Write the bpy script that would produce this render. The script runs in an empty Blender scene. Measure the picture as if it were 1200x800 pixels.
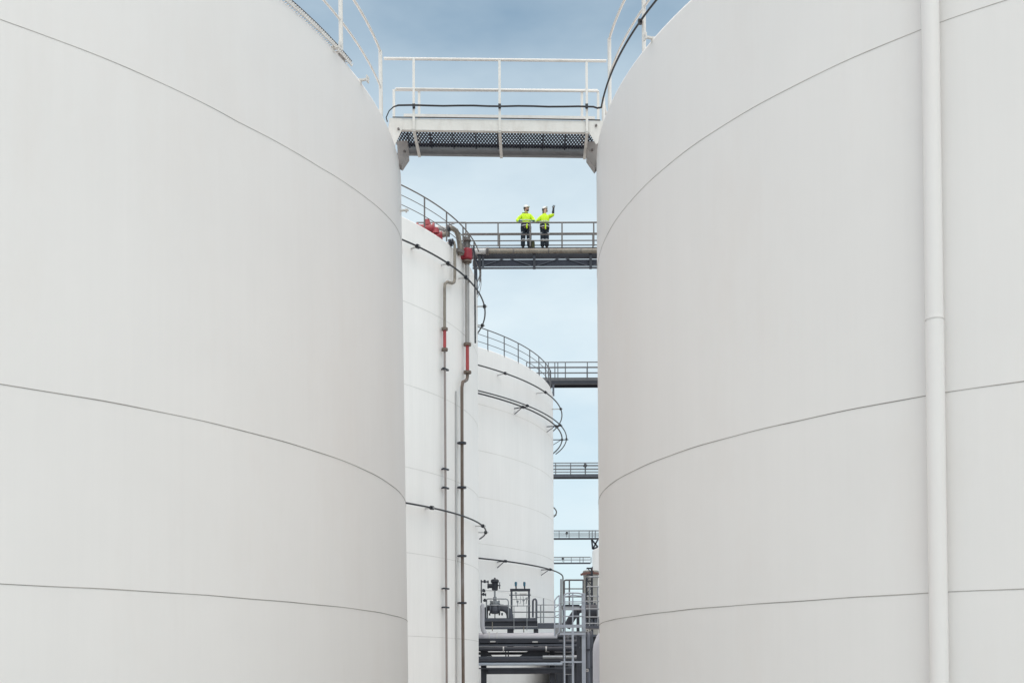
import bpy, bmesh, math, random
from mathutils import Vector, Matrix
random.seed(7)
S = bpy.context.scene
COL = S.collection
PI = math.pi
R = math.radians

# ------------------------------------------------------------------ camera model (eye at the origin, ground at z = -1.7)
F, CY, PITCH, ROLL = 1256.36, 748.96, 0.0344, 0.004
GZ = -1.7

def ray(px, py):
    """direction of a photo pixel (1200x800) in world axes"""
    u, v = px - 600, CY - py
    cr, sr, cp, sp = math.cos(ROLL), math.sin(ROLL), math.cos(PITCH), math.sin(PITCH)
    u, v = cr*u + sr*v, -sr*u + cr*v
    return Vector((u, F*cp - v*sp, F*sp + v*cp)) / F

def at(px, py, Y):
    d = ray(px, py)
    return d * (Y / d.y)

def hit(px, py, T, off=0.0):
    """point on a tank's shell (plus a stand-off) under a photo pixel -> (point, angle in degrees)"""
    d = ray(px, py)
    r = T['R'] + off
    for _ in range(15):
        a = d.x*d.x + d.y*d.y
        b = -2*(d.x*T['X'] + d.y*T['Y'])
        c = T['X']**2 + T['Y']**2 - r*r
        q = d * ((-b - math.sqrt(max(b*b - 4*a*c, 0))) / (2*a))
        r = T['R'] - T['t']*max(q.z, 0) + off
    return q, math.degrees(math.atan2(q.y - T['Y'], q.x - T['X']))

def on(T, ang, z, off=0.0):
    r = T['R'] - T['t']*max(z, 0) + off
    a = R(ang)
    return Vector((T['X'] + r*math.cos(a), T['Y'] + r*math.sin(a), z))

# ------------------------------------------------------------------ materials
def mat(name, col, rough=0.5, metal=0.0, var=0.12, scale=3.0, streak=0.0, dirt=None, dirt_amt=0.0, bump=0.0, fine=0.0):
    m = bpy.data.materials.new(name)
    m.use_nodes = True
    nt = m.node_tree
    N, L = nt.nodes, nt.links
    b = N['Principled BSDF']
    b.inputs['Roughness'].default_value = rough
    b.inputs['Metallic'].default_value = metal
    tc = N.new('ShaderNodeTexCoord')
    def noise(sc, vec=(1, 1, 1), detail=5, rg=0.6):
        mp = N.new('ShaderNodeMapping'); mp.inputs['Scale'].default_value = vec
        L.new(tc.outputs['Object'], mp.inputs['Vector'])
        n = N.new('ShaderNodeTexNoise'); n.inputs['Scale'].default_value = sc
        n.inputs['Detail'].default_value = detail; n.inputs['Roughness'].default_value = rg
        L.new(mp.outputs['Vector'], n.inputs['Vector'])
        return n.outputs['Fac']
    def ramp(src, lo, hi, a, c):
        r = N.new('ShaderNodeMapRange'); r.clamp = True
        r.inputs['From Min'].default_value = lo; r.inputs['From Max'].default_value = hi
        r.inputs['To Min'].default_value = a; r.inputs['To Max'].default_value = c
        L.new(src, r.inputs['Value']); return r.outputs['Result']
    def mul(x, y):
        k = N.new('ShaderNodeMath'); k.operation = 'MULTIPLY'
        L.new(x, k.inputs[0]); L.new(y, k.inputs[1]); return k.outputs[0]
    f = ramp(noise(scale), .25, .75, 1-var, 1+var*.6)
    if streak:
        f = mul(f, ramp(noise(2.2, (1, 1, .06), 6, .65), .3, .75, 1, 1-streak))
        f = mul(f, ramp(noise(.22, (1, 1, .5), 3), .3, .7, 1-streak*.8, 1+streak*.3))
        f = mul(f, ramp(noise(14, (1, 1, .018), 4, .7), .35, .7, 1+streak*.2, 1-streak*.35))
    if fine:
        f = mul(f, ramp(noise(60, (1, 1, 1), 3, .7), .3, .7, 1-fine, 1+fine))
    mx = N.new('ShaderNodeVectorMath'); mx.operation = 'SCALE'
    mx.inputs[0].default_value = col[:3]
    L.new(f, mx.inputs['Scale'])
    out = mx.outputs['Vector']
    if dirt:
        k = ramp(noise(scale*.9+.37, (1, 1, .35), 6, .7), .5, .72, 0, dirt_amt)
        mm = N.new('ShaderNodeMix'); mm.data_type = 'RGBA'
        L.new(k, mm.inputs['Factor']); L.new(out, mm.inputs['A'])
        mm.inputs['B'].default_value = (*dirt, 1)
        out = mm.outputs['Result']
    L.new(out, b.inputs['Base Color'])
    if bump:
        bp = N.new('ShaderNodeBump'); bp.inputs['Strength'].default_value = bump; bp.inputs['Distance'].default_value = .02
        L.new(noise(1.3, (1, 1, .4), 3), bp.inputs['Height']); L.new(bp.outputs['Normal'], b.inputs['Normal'])
    return m

M = {
 'riser_grey': mat('riser_grey_paint', (.33, .32, .315), .45, .2, var=.12, scale=3),
 'seam_soft': mat('soft_weld_seam', (.47, .45, .43), .8, var=.38, scale=1.1),
 'tank_near': mat('white_tank_paint', (.782, .764, .752), .55, var=.020, scale=.55, streak=.020, dirt=(.70, .64, .60), dirt_amt=.18, bump=.10),
 'tank_mid': mat('pale_tank_paint', (.88, .865, .85), .5, var=.02, scale=.6, streak=.05, dirt=(.72, .70, .67), dirt_amt=.12, bump=.06),
 'tank_far': mat('cool_white_tank_paint', (.865, .858, .855), .5, var=.02, scale=.5, streak=.05, bump=.04),
 'seam': mat('weld_seam_grime', (.33, .31, .29), .8, var=.5, scale=1.6),
 'seam_faint': mat('faint_weld_seam', (.70, .69, .67), .7, var=.15, scale=1.0),
 'white': mat('white_steel_paint', (.72, .70, .67), .42, var=.05, scale=5, dirt=(.40, .33, .28), dirt_amt=.25),
 'shade': mat('primer_grey_steel', (.36, .335, .325), .55, var=.10, scale=5, dirt=(.24, .20, .18), dirt_amt=.5),
 'rubber': mat('black_rubber', (.018, .018, .022), .5, var=.2),
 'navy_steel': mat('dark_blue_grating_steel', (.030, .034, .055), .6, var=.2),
 'galv': mat('galvanised_steel', (.30, .315, .34), .42, .55, var=.16, scale=7),
 'galv_pale': mat('pale_blue_grey_paint', (.40, .45, .53), .45, var=.08, scale=4),
 'rail': mat('grey_rail_steel', (.12, .12, .13), .5, .2, var=.15, scale=6),
 'railbrown': mat('weathered_rail_steel', (.15, .135, .13), .5, .15, var=.2, scale=6),
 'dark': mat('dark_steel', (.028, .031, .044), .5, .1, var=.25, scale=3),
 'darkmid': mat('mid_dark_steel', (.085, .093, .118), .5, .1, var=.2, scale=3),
 'black': mat('black_pipe', (.020, .022, .030), .45, var=.2),
 'brass': mat('weathered_tan_pipe', (.25, .225, .19), .5, .25, var=.2, scale=5, dirt=(.10, .06, .04), dirt_amt=.6),
 'palepipe': mat('pale_grey_pipe', (.48, .48, .48), .4, .2, var=.1, scale=3),
 'brown': mat('rusty_brown_pipe', (.14, .105, .085), .6, var=.3, scale=1.5, dirt=(.28, .27, .27), dirt_amt=.6),
 'red': mat('red_valve_paint', (.27, .012, .026), .4, var=.15, scale=6),
 'redfade': mat('faded_red_paint', (.36, .05, .055), .5, var=.2, scale=4),
 'lamp': mat('lamp_housing', (.05, .05, .055), .4),
 'teal': mat('teal_cap_plastic', (.03, .13, .20), .4),
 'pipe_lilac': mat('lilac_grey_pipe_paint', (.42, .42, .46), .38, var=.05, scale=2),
 'cap_brown': mat('red_brown_rim', (.16, .075, .06), .6),
 'concrete': mat('concrete_ground', (.40, .385, .36), .9, var=.2, scale=.4, fine=.1),
 # people
 'skin': mat('skin', (.50, .30, .21), .5, var=.04),
 'skin2': mat('light_skin', (.60, .38, .28), .5, var=.04),
 'hivis': mat('lime_hi_vis_fabric', (.60, .86, .018), .7, var=.10, scale=9),
 'navy': mat('navy_work_fabric', (.012, .020, .032), .8, var=.2, scale=8),
 'silver': mat('reflective_tape', (.62, .64, .66), .4, var=.05),
 'helmet': mat('white_helmet_plastic', (.72, .71, .69), .4, var=.02),
 'hair': mat('dark_brown_hair', (.030, .016, .010), .7, var=.3, scale=40),
 'glove': mat('black_glove', (.015, .022, .028), .7, var=.2),
 'gloveteal': mat('teal_glove', (.03, .16, .17), .7, var=.2),
 'boot': mat('black_boot', (.02, .02, .02), .6),
 'eye': mat('eye_dark', (.02, .015, .012), .2),
 'lip': mat('lip', (.36, .14, .12), .5),
}

# ------------------------------------------------------------------ mesh helpers
class MB:
    def __init__(s):
        s.v = []; s.f = []; s.sm = []
    def add(s, vs, fs, smooth=False):
        k = len(s.v)
        s.v += [tuple(v) for v in vs]
        s.f += [tuple(i+k for i in f) for f in fs]
        s.sm += [smooth if isinstance(smooth, bool) else smooth[i] for i in range(len(fs))] if not isinstance(smooth, bool) else [smooth]*len(fs)
        return s
    def box(s, c, d, rot=None, bev=0.0):
        bm = bmesh.new(); bmesh.ops.create_cube(bm, size=1)
        bmesh.ops.scale(bm, vec=Vector(d), verts=bm.verts)
        if bev: bmesh.ops.bevel(bm, geom=bm.edges[:], offset=bev, segments=2, affect='EDGES')
        if rot is not None: bmesh.ops.rotate(bm, matrix=rot, verts=bm.verts)
        bmesh.ops.translate(bm, vec=Vector(c), verts=bm.verts)
        bm.verts.index_update()
        s.add([v.co for v in bm.verts], [[v.index for v in f.verts] for f in bm.faces]); bm.free()
        return s
    def bx(s, x0, x1, y0, y1, z0, z1, bev=0.0):
        return s.box(((x0+x1)/2, (y0+y1)/2, (z0+z1)/2), (abs(x1-x0), abs(y1-y0), abs(z1-z0)), None, bev)
    def bar(s, a, b, w, h, up=(0, 0, 1)):
        a, b = Vector(a), Vector(b); d = b-a; L = d.length; d.normalize()
        up = Vector(up); x = d.cross(up)
        if x.length < 1e-4: x = d.cross(Vector((0, 1, 0)))
        x.normalize(); z = x.cross(d)
        rot = Matrix((x, d, z)).transposed()
        return s.box((a+b)/2, (w, L, h), rot)
    def tube(s, pts, r, n=10, closed=False, caps=True):
        pts = [Vector(p) for p in pts]; m = len(pts); vs = []; fs = []
        rs = r if isinstance(r, (list, tuple)) else [r]*m
        prev = None
        for i, p in enumerate(pts):
            if closed: t = pts[(i+1) % m] - pts[i-1]
            else: t = pts[min(i+1, m-1)] - pts[max(i-1, 0)]
            t.normalize()
            if prev is None:
                x = t.cross(Vector((0, 0, 1)))
                if x.length < .05: x = t.cross(Vector((0, 1, 0)))
            else: x = prev - t*prev.dot(t)
            x.normalize(); prev = x.copy(); y = t.cross(x)
            for k in range(n):
                a = 2*PI*k/n
                vs.append(p + (x*math.cos(a)+y*math.sin(a))*rs[i])
        sm = []
        for i in range(m if closed else m-1):
            j = (i+1) % m
            for k in range(n):
                k2 = (k+1) % n
                fs.append((i*n+k, i*n+k2, j*n+k2, j*n+k)); sm.append(True)
        if not closed and caps:
            vs += vs[:n] + vs[(m-1)*n:m*n]      # separate cap rims keep the side normals clean
            fs.append(tuple(reversed(range(m*n, m*n+n)))); fs.append(tuple(m*n+n+k for k in range(n))); sm += [False, False]
        k0 = len(s.v)
        s.v += [tuple(v) for v in vs]; s.f += [tuple(i+k0 for i in f) for f in fs]; s.sm += sm
        return s
    def cyl(s, a, b, r, n=16, r2=None):
        return s.tube([a, b], [r, r if r2 is None else r2], n)
    def lathe(s, c, prof, n=24, axis=(0, 0, 1)):
        """prof = [(radius, height)...] about an axis"""
        ax = Vector(axis).normalized(); x = ax.cross(Vector((0, 1, 0)))
        if x.length < .05: x = ax.cross(Vector((1, 0, 0)))
        x.normalize(); y = ax.cross(x); c = Vector(c); vs = []; fs = []
        for (r, h) in prof:
            for k in range(n):
                a = 2*PI*k/n; vs.append(c + ax*h + (x*math.cos(a)+y*math.sin(a))*max(r, 1e-4))
        for i in range(len(prof)-1):
            for k in range(n):
                k2 = (k+1) % n; fs.append((i*n+k, i*n+k2, (i+1)*n+k2, (i+1)*n+k))
        return s.add(vs, fs, False)
    def prism(s, poly, a, d):
        """poly: list of 3-D points (flat), extruded by vector d"""
        n = len(poly); d = Vector(d); P = [Vector(p) for p in poly]
        vs = P + [p+d for p in P]
        fs = [tuple(range(n)), tuple(reversed(range(n, 2*n)))] + [(i, i+n, (i+1) % n + n, (i+1) % n) for i in range(n)]
        return s.add(vs, fs)
    def arc(s, T, a0, a1, z, off, r, n=8, step=1.5):
        k = max(2, int(abs(a1-a0)/step)); full = abs(abs(a1-a0)-360) < 1e-3
        pts = [on(T, a0+(a1-a0)*i/k, z(a0+(a1-a0)*i/k) if callable(z) else z, off) for i in range(k if full else k+1)]
        return s.tube(pts, r, n, closed=full)
    def build(s, name, m, parent=None, **kw):
        me = bpy.data.meshes.new(name); me.from_pydata(s.v, [], s.f); me.update()
        me.polygons.foreach_set('use_smooth', s.sm)
        bm = bmesh.new(); bm.from_mesh(me); bmesh.ops.recalc_face_normals(bm, faces=bm.faces); bm.to_mesh(me); bm.free()
        me.materials.append(M[m] if isinstance(m, str) else m)
        o = bpy.data.objects.new(name, me); COL.objects.link(o)
        if parent:
            o.parent = parent
            o.matrix_parent_inverse = Matrix.Translation(-parent.location)
        for k, v in kw.items(): o[k] = v
        return o

def thing(name, label, cat, loc=(0, 0, 0), group=None):
    o = bpy.data.objects.new(name, None); COL.objects.link(o)
    o.empty_display_size = .2
    o.location = loc; o['label'] = label; o['category'] = cat
    if group: o['group'] = group
    return o
def tag(o, label, cat, group=None):
    o['label'] = label; o['category'] = cat
    if group: o['group'] = group
    return o

# ------------------------------------------------------------------ tanks
TL = dict(X=-11.985, Y=20.009, R=10.0, t=.0137, rim=9.817)
TR = dict(X=10.683, Y=19.499, R=9.065, t=.0008, rim=9.828)
T2 = dict(X=-12.96, Y=47., R=11.49, t=0., rim=17.24)
T3 = dict(X=-13.14, Y=68., R=15.81, t=0., rim=17.66)
T4 = dict(X=3.75-15, Y=100., R=15., t=0., rim=17.6)
T5 = dict(X=11.05+14, Y=146., R=14., t=0., rim=17.05)

L3TAB = [(-75, 7.645), (-52, 7.643), (-33.7, 7.650), (-28, 7.706), (-23, 7.769), (-18.8, 7.856), (-13.5, 7.979), (-9.1, 8.106), (-5, 8.229), (-1.1, 8.343), (2, 8.410), (8, 8.45), (100, 8.2), (285, 7.645)]
def l3(a):
    a = (a+75) % 360 - 75
    for (a0, z0), (a1, z1) in zip(L3TAB, L3TAB[1:]):
        if a <= a1:
            return z0+(z1-z0)*(a-a0)/(a1-a0)
    return 7.645

def tank(T, label, m, seams, seam_h, seam_mat, n=360, group='white storage tanks'):
    root = thing('storage_tank', label, 'storage tank', (T['X'], T['Y'], GZ), group)
    s = MB(); zs = [GZ + (T['rim']-GZ)*i/24 for i in range(25)]
    vs = []; fs = []
    for z in zs:
        for k in range(n): vs.append(on(T, 360*k/n, z))
    for i in range(24):
        for k in range(n):
            k2 = (k+1) % n; fs.append((i*n+k, i*n+k2, (i+1)*n+k2, (i+1)*n+k))
    s.add(vs, fs, True); s.build('shell', m, root)
    # low cone roof with a rounded knuckle at the rim
    s = MB(); prof = []
    rr = T['R'] - T['t']*T['rim']
    for (dr, dz) in ((0, 0), (.015, .035), (.05, .06), (.12, .075)): prof.append((rr-dr, T['rim']+dz))
    prof += [(rr*.5, T['rim']+.35), (.02, T['rim']+.7)]
    vs = []; fs = []
    for (r_, z) in prof:
        for k in range(n):
            a = 2*PI*k/n; vs.append((T['X']+r_*math.cos(a), T['Y']+r_*math.sin(a), z))
    for i in range(len(prof)-1):
        for k in range(n):
            k2 = (k+1) % n; fs.append((i*n+k, i*n+k2, (i+1)*n+k2, (i+1)*n+k))
    s.add(vs, fs, True); s.build('roof', m, root)
    for z in seams:
        s = MB(); vs = []; fs = []
        for k in range(n):
            a = 360*k/n; zz = z(a) if callable(z) else z
            sh_ = seam_h*(.85+.25*math.sin(k*.37)*math.sin(k*.11+2)) * (.8 if callable(z) or z == 7.675 else 1)
            if seam_h < .02: zz += .0025*math.sin(k*.21)+.002*math.sin(k*.57+1)
            for (o, dz) in ((-.004, -sh_/2), (.004, -sh_/2), (.004, sh_/2), (-.004, sh_/2)):
                vs.append(on(T, a, zz+dz, o))
        for k in range(n):
            k2 = (k+1) % n
            for q in range(3):
                fs.append((k*4+q, k2*4+q, k2*4+q+1, k*4+q+1))
        s.add(vs, fs, False); s.build('weld_seam', 'seam_soft' if seam_mat == 'seam' and (callable(z) or z > 7) else seam_mat, root)
    return root

tank(TL, 'near left white storage tank filling the left side, carrying the white footbridge', 'tank_near', [1.078, 3.369, l3], .010, 'seam', 480)
tank(TR, 'near right white storage tank with a thick white downpipe on its side', 'tank_near', [0.956, 3.281, 7.675], .010, 'seam', 480)
tank(T2, 'narrow white tank with two thin vertical pipes and red valves near its rim', 'tank_mid', [14.09, 10.96, 7.85, 4.64, 1.53], .03, 'seam_faint')
tank(T3, 'white tank behind the pipe rack ringed by several black pipes', 'tank_far', [14.6, 12.1, 9.6, 7.1, 4.6, 2.1], .03, 'seam_faint')
tank(T4, 'distant white tank hidden but for a curl of black pipe at its edge', 'tank_far', [], .03, 'seam_faint', 160)
tank(T5, 'distant pale tank glimpsed beneath the second farthest footbridge at right', 'tank_mid', [12.2, 8.2], .05, 'seam_faint', 160)

# thick downpipe on the right tank
root = thing('downpipe', 'thick white downpipe standing against the near right tank', 'pipe', (5.0, 12.55, GZ))
dp0 = on(TR, -128.93, GZ, .113); dp1 = on(TR, -128.68, 9.8, .113); dp1.z = 9.8
def dpp(z): return dp0 + (dp1-dp0)*((z-GZ)/(dp1.z-GZ))
zj = hit(1096, 373, TR, .2)[0].z
MB().tube([dpp(GZ), dpp(zj-.012)], .104, 40).tube([dpp(zj+.012), dpp(9.9)], .101, 40).build('pipe', M['white'] if False else 'tank_near', root)
MB().tube([dpp(zj-.014), dpp(zj+.014)], .0995, 40).tube([dpp(zj+.012), dpp(zj+.03)], .107, 40).build('joint', 'tank_near', root)

# ------------------------------------------------------------------ rim guard rails
def guard_rail(T, label, z0, ztop, levels, off, r, rp, posts, m, a0, a1, group, n=8, rm=.8):
    root = thing('guard_rail', label, 'guard rail', (T['X'], T['Y'], T['rim']), group)
    for i, z in enumerate([ztop]+levels):
        MB().arc(T, a0, a1, z, off, r if i == 0 else r*rm, n).build('handrail', m, root)
    for a in posts:
        p0 = on(T, a, z0, off); p1 = on(T, a, ztop, off)
        MB().tube([p0, p1], rp, n).build('post', m, root)
    return root

pa = [-20.5+14*k for k in range(-14, 12)]
pl = [-5.6-12*k for k in range(0, 28)] + [10]
guard_rail(TL, 'white guard rail around the rim of the near left tank', 9.80, 11.33, [10.66], -.16, .024, .036, pl, 'white', -5.6, -350, 'rim guard rails')
_, aR1 = hit(753, 70, TR, -.05); _, aR2 = hit(711, 140, TR, -.05)
pr_ = [184.5, 197.2] + [197.2+14*k for k in range(1, 12)] + [172-14*k for k in range(0, 1)]
guard_rail(TR, 'white guard rail around the rim of the near right tank', 9.80, 11.38, [10.72], -.13, .024, .034, pr_, 'white', 184, 360+170, 'rim guard rails')

# T2 / T3 rails
def ang_z(px, py, T, z):
    d = ray(px, py); p = d*(z/d.z)
    return math.degrees(math.atan2(p.y-T['Y'], p.x-T['X']))
a_ = [ang_z(500, 231, T2, 18.34), ang_z(524, 249, T2, 18.34)]
st = a_[1]-a_[0]
posts2 = [a_[0]+st*k for k in range(-12, 5)]
guard_rail(T2, 'grey guard rail around the rim of the tank with the red valves', 17.2, 18.36, [17.98, 17.62], .16, .026, .03, posts2, 'railbrown', -200, 60, 'rim guard rails', rm=.55)
a_ = [ang_z(594, 394, T3, 18.76), ang_z(618.5, 410.6, T3, 18.76)]
st = (a_[1]-a_[0])/2
posts3 = [q for q in (a_[0]+st*k for k in range(-18, 9)) if q < -9] + [-9.1]
guard_rail(T3, 'grey guard rail around the rim of the tank behind the pipe rack', 17.6, 18.78, [18.4, 18.0], -.02, .03, .03, posts3, 'rail', -200, -9, 'rim guard rails', rm=.6)

# expanded metal walkway edge on the left tank's rim
root = thing('rim_walkway', 'perforated metal walkway strip along the rim of the near left tank', 'walkway', (TL['X'], TL['Y'], TL['rim']))
s = MB()
step = .55
a = -70.
while a < -17.5:
    for sg in (-1, 1):
        p = on(TL, a, 9.885, .02); q = on(TL, a+sg*.30, 9.955, .02)
        s.bar(p, q, .006, .012)
        p = on(TL, a, 9.955, .02); q = on(TL, a+sg*.30, 9.955, -.16)
        s.bar(p, q, .010, .006)
    a += .30
s.build('mesh_panel', 'white', root)
MB().arc(TL, -70, -17.5, 9.965, .015, .009).build('edge_bar', 'dark', root)
MB().arc(TL, -70, -17.5, 9.88, .02, .009).build('edge_bar', 'white', root)
s = MB()
for k in range(1): s.box(on(TL, -70+8*k, 9.86, -.0), (.12, .05, .10), Matrix.Rotation(R(-70+8*k), 3, 'Z'))
s.build('bracket', 'white', root)
# grey hatch cover beyond the strip
c = on(TL, -18.6, 9.90, -.14)
tag(MB().lathe(c, [(0, .13), (.06, .125), (.11, .09), (.125, 0), (.125, -.08)], 20).build('vent_cap', 'shade'), 'small grey domed cap at the end of the rim walkway', 'vent')
for (px, py, T, lab) in ((423, 95, TL, 'small white clip on the rim of the left tank below the guard rail'), (764, 46, TR, 'small white lug on the rim of the right tank'),
                         (391, 43, TL, 'small white lug beside the guard rail post of the left tank')):
    q, ang = hit(px, py+6, T); c = on(T, ang, T['rim']+.05, .03)
    ro = Matrix.Rotation(R(ang), 3, 'Z')
    s = MB().box(c, (.20, .035, .030), ro).box(c+ro@Vector((.09, 0, .0)), (.02, .09, .10), ro).box(c+ro@Vector((-.05, 0, -.03)), (.05, .06, .09), ro)
    tag(s.build('lug', 'white'), lab, 'lug')
q = on(TL, 1.5, 8.93, 0)
tag(MB().cyl(q, q+Vector((.16, 0, .01)), .022).cyl(q+Vector((.10, 0, 0)), q+Vector((.13, 0, 0)), .038).build('stub_pipe', 'white'), 'short white stub pipe poking out of the left tank below the footbridge', 'pipe')

# ------------------------------------------------------------------ near white footbridge (B1)
YN, YF = 19.60, 20.62
root = thing('footbridge', 'near white footbridge joining the two big tanks at the top', 'footbridge', (-.3, 20.1, 10.15), 'footbridges between tanks')
xa, xb = -2.20, 1.70
def zb(x): return 10.375 + (x-xa)*(-.018)   # falls slightly to the right
def beam(y, dz0, dz1, x0=xa, x1=xb, w=.05):
    s = MB()
    z0, z1 = zb(x0), zb(x1)
    P = [(x0, y-w/2, z0+dz0), (x1, y-w/2, z1+dz0), (x1, y-w/2, z1+dz1), (x0, y-w/2, z0+dz1)]
    s.prism(P, None, (0, w, 0)); return s
s = beam(YN, -.215, 0, w=.012); s.v += []; 
s2 = beam(YN+.03, -.215, -.203, w=.07); s.add(s2.v, s2.f); s2 = beam(YN+.03, -.012, 0, w=.07); s.add(s2.v, s2.f)
s.build('side_beam', 'white', root)
s = beam(YF, -.20, .02, w=.012); s2 = beam(YF-.045, -.20, -.188, w=.07); s.add(s2.v, s2.f); s2 = beam(YF-.03, .008, .02, w=.07); s.add(s2.v, s2.f)
s.build('side_beam', mat('shadowed_beam_grey', (.225, .225, .235), .6, var=.15, scale=4), root)  # shadow on the far beam is put into its grey colour
# grating
s = MB(); pitch = .060; L = (YF-YN-.10)*.42; zt = -.045
x = xa-L
while x < xb:
    for sg in (1, -1):
        p = [x, YN+.04]; q = [x+L, YF-.06]
        if sg < 0: p, q = [x+L, YN+.04], [x, YF-.06]
        # clip to deck in x
        def clip(p, q):
            (x0, y0), (x1, y1) = p, q
            if x0 > x1: (x0, y0), (x1, y1) = (x1, y1), (x0, y0)
            if x1 < xa or x0 > xb: return None
            if x0 < xa: y0 += (y1-y0)*(xa-x0)/(x1-x0); x0 = xa
            if x1-x0 < .02: return None
            if x1 > xb: y1 = y0+(y1-y0)*(xb-x0)/(x1-x0); x1 = xb
            if x1-x0 < .02: return None
            return (x0, y0), (x1, y1)
        c = clip(p, q)
        if c: s.bar((c[0][0], c[0][1], zb(c[0][0])+zt), (c[1][0], c[1][1], zb(c[1][0])+zt), .029, .004)
    x += pitch
s.build('deck_grating', 'navy_steel', root)
s = MB()
for k in range(9):
    x = xa+.25+k*.43
    s.bar((x, YN+.04, zb(x)+zt-.02), (x, YF-.06, zb(x)+zt-.02), .02, .03)
s.build('deck_bearer', 'navy_steel', root)
def zr(x): return zb(x)+1.125
MB().tube([(-2.345, YN-.01, zr(-2.33)), (1.80, YN-.03, zr(1.80))], .026, 12).build('handrail', 'white', root)
MB().tube([(-2.24, YF, zr(-2.3)-.015), (1.72, YF, zr(1.8)+.02)], .028, 12).build('handrail', 'white', root)
s = MB().tube([(-2.12, YN-.012, zb(-2.1)+.56), (1.66, YN-.012, zb(1.66)+.56)], .018, 10); s.build('midrail', 'white', root)
s = MB().bar((-2.08, YF, zb(-2.)+.60), (1.66, YF, zb(1.6)+.60), .03, .055); s.build('midrail', 'white', root)
for px in (485, 585.5, 687.5):
    x = at(px, 110, YN).x
    MB().bar((x, YN-.03, zb(x)-.22), (x, YN-.03, zr(x)), .045, .02, up=(0, 1, 0)).build('post', 'white', root)
    MB().bar((x, YN-.03, zb(x)-.232), (x+.02, YF-.02, zb(x)-.226), .055, .02).build('cross_bearer', 'white', root)
for px in (461.5, 491, 682, 701):
    x = at(px, 110, YF).x
    MB().bar((x, YF+.02, zb(x)), (x, YF+.02, zr(x)), .05, .025, up=(0, 1, 0)).build('post', 'white', root)
# end plates and supports
def plate(pts, Y, t, name, m):
    P = [at(px, py, Y) for px, py in pts]
    return MB().prism(P, None, (0, t, 0)).build(name, m, root)
P1 = plate([(456.5, 138.5), (471, 138.5), (471, 152), (462.5, 170.5), (459.5, 170), (455, 150)], YN-.015, .02, 'end_plate', 'white')
P2 = plate([(690.5, 141.5), (706.5, 141.5), (705, 158), (701.5, 167), (698.5, 169), (690.5, 155.5)], YN-.015, .02, 'end_plate', 'white')
P3 = plate([(465, 165), (477.5, 165), (478.5, 182), (470.5, 194), (467, 192)], 20.15, .22, 'bearing_bracket', 'shade')
P4 = plate([(688, 166), (700.5, 166), (701.5, 192), (697.5, 197.5), (688, 184)], 20.15, .22, 'bearing_bracket', 'shade')
for (px, py, pp, yy) in ((467, 151.5, P1, YN-.02), (698.5, 147.5, P2, YN-.02), (474, 177.5, P3, 20.14), (694, 176, P4, 20.14)):
    p = at(px, py, yy); MB().cyl(p, p+Vector((0, -.025, 0)), .023, 6).build('bolt', 'railbrown', pp)
# black hose: from right tank rail along the bridge to the left tank
root = thing('hose', 'black hose tied along the near footbridge and up the right tank rail', 'hose', (0, 19.55, 10.6))
pts = []
for k in range(30):
    a = 215-34.5*k/29
    pts.append(on(TR, a, 10.47, -.06))
pts.append(Vector((1.62, 19.50, 10.50)))
hz = lambda x: at(600, 124.5, 19.53).z - (x)*.012
for k in range(14):
    x = 1.55-3.62*k/13; pts.append(Vector((x, 19.53, hz(x)+.006*math.sin(k*1.7))))
pts += [at(461, 125.5, 19.5), at(456, 130, 19.5), at(452.5, 138, 19.5), at(454, 143, 19.55)]
MB().tube(pts, [.017]*(len(pts)-4)+[.012, .010, .010, .010], 10).build('hose_line', 'rubber', root)
for px in (485, 585.5, 687.5):
    p = at(px, 124.5, 19.53); MB().box(p, (.05, .05, .07)).build('clip', 'rubber', root)
p = on(TR, 197.2, 10.47, -.06); MB().box(p, (.06, .06, .07)).build('clip', 'rubber', root)
root = thing('cable', 'thin black cable lying along the side beam of the near footbridge', 'cable', (0, YN, 10.38))
MB().tube([(xa+.02, YN-.02, zb(xa)+.012), (-.2, YN-.02, zb(-.2)+.017), (xb-.02, YN-.02, zb(xb)+.012)], .010, 8).build('cable_line', 'rubber', root)

# ------------------------------------------------------------------ far footbridges
def footbridge(label, x0, x1, Y, W, ztop, mids, zdeck, depth, postpx, r, m='rail', md='dark', far=True, deck_in=.07):
    root = thing('footbridge', label, 'footbridge', ((x0+x1)/2, Y+W/2, zdeck-depth), 'footbridges between tanks')
    for yy in ((Y, Y+W) if far else (Y,)):
        for i, z in enumerate([ztop]+mids):
            MB().tube([(x0, yy, z), (x1, yy, z)], r if i == 0 else r*.75, 8).build('handrail', m, root)
        for px in postpx:
            x = at(px, 300, Y).x if px < 5000 else px
            if yy > Y: x += .05
            MB().bar((x, yy, zdeck-.05), (x, yy, ztop), r*1.7, r*1.7, up=(0, 1, 0)).build('post', m, root)
    s = MB().bx(x0, x1, Y+deck_in, Y+W-.07, zdeck-.035, zdeck); s.build('deck', md, root)
    return root

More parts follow.
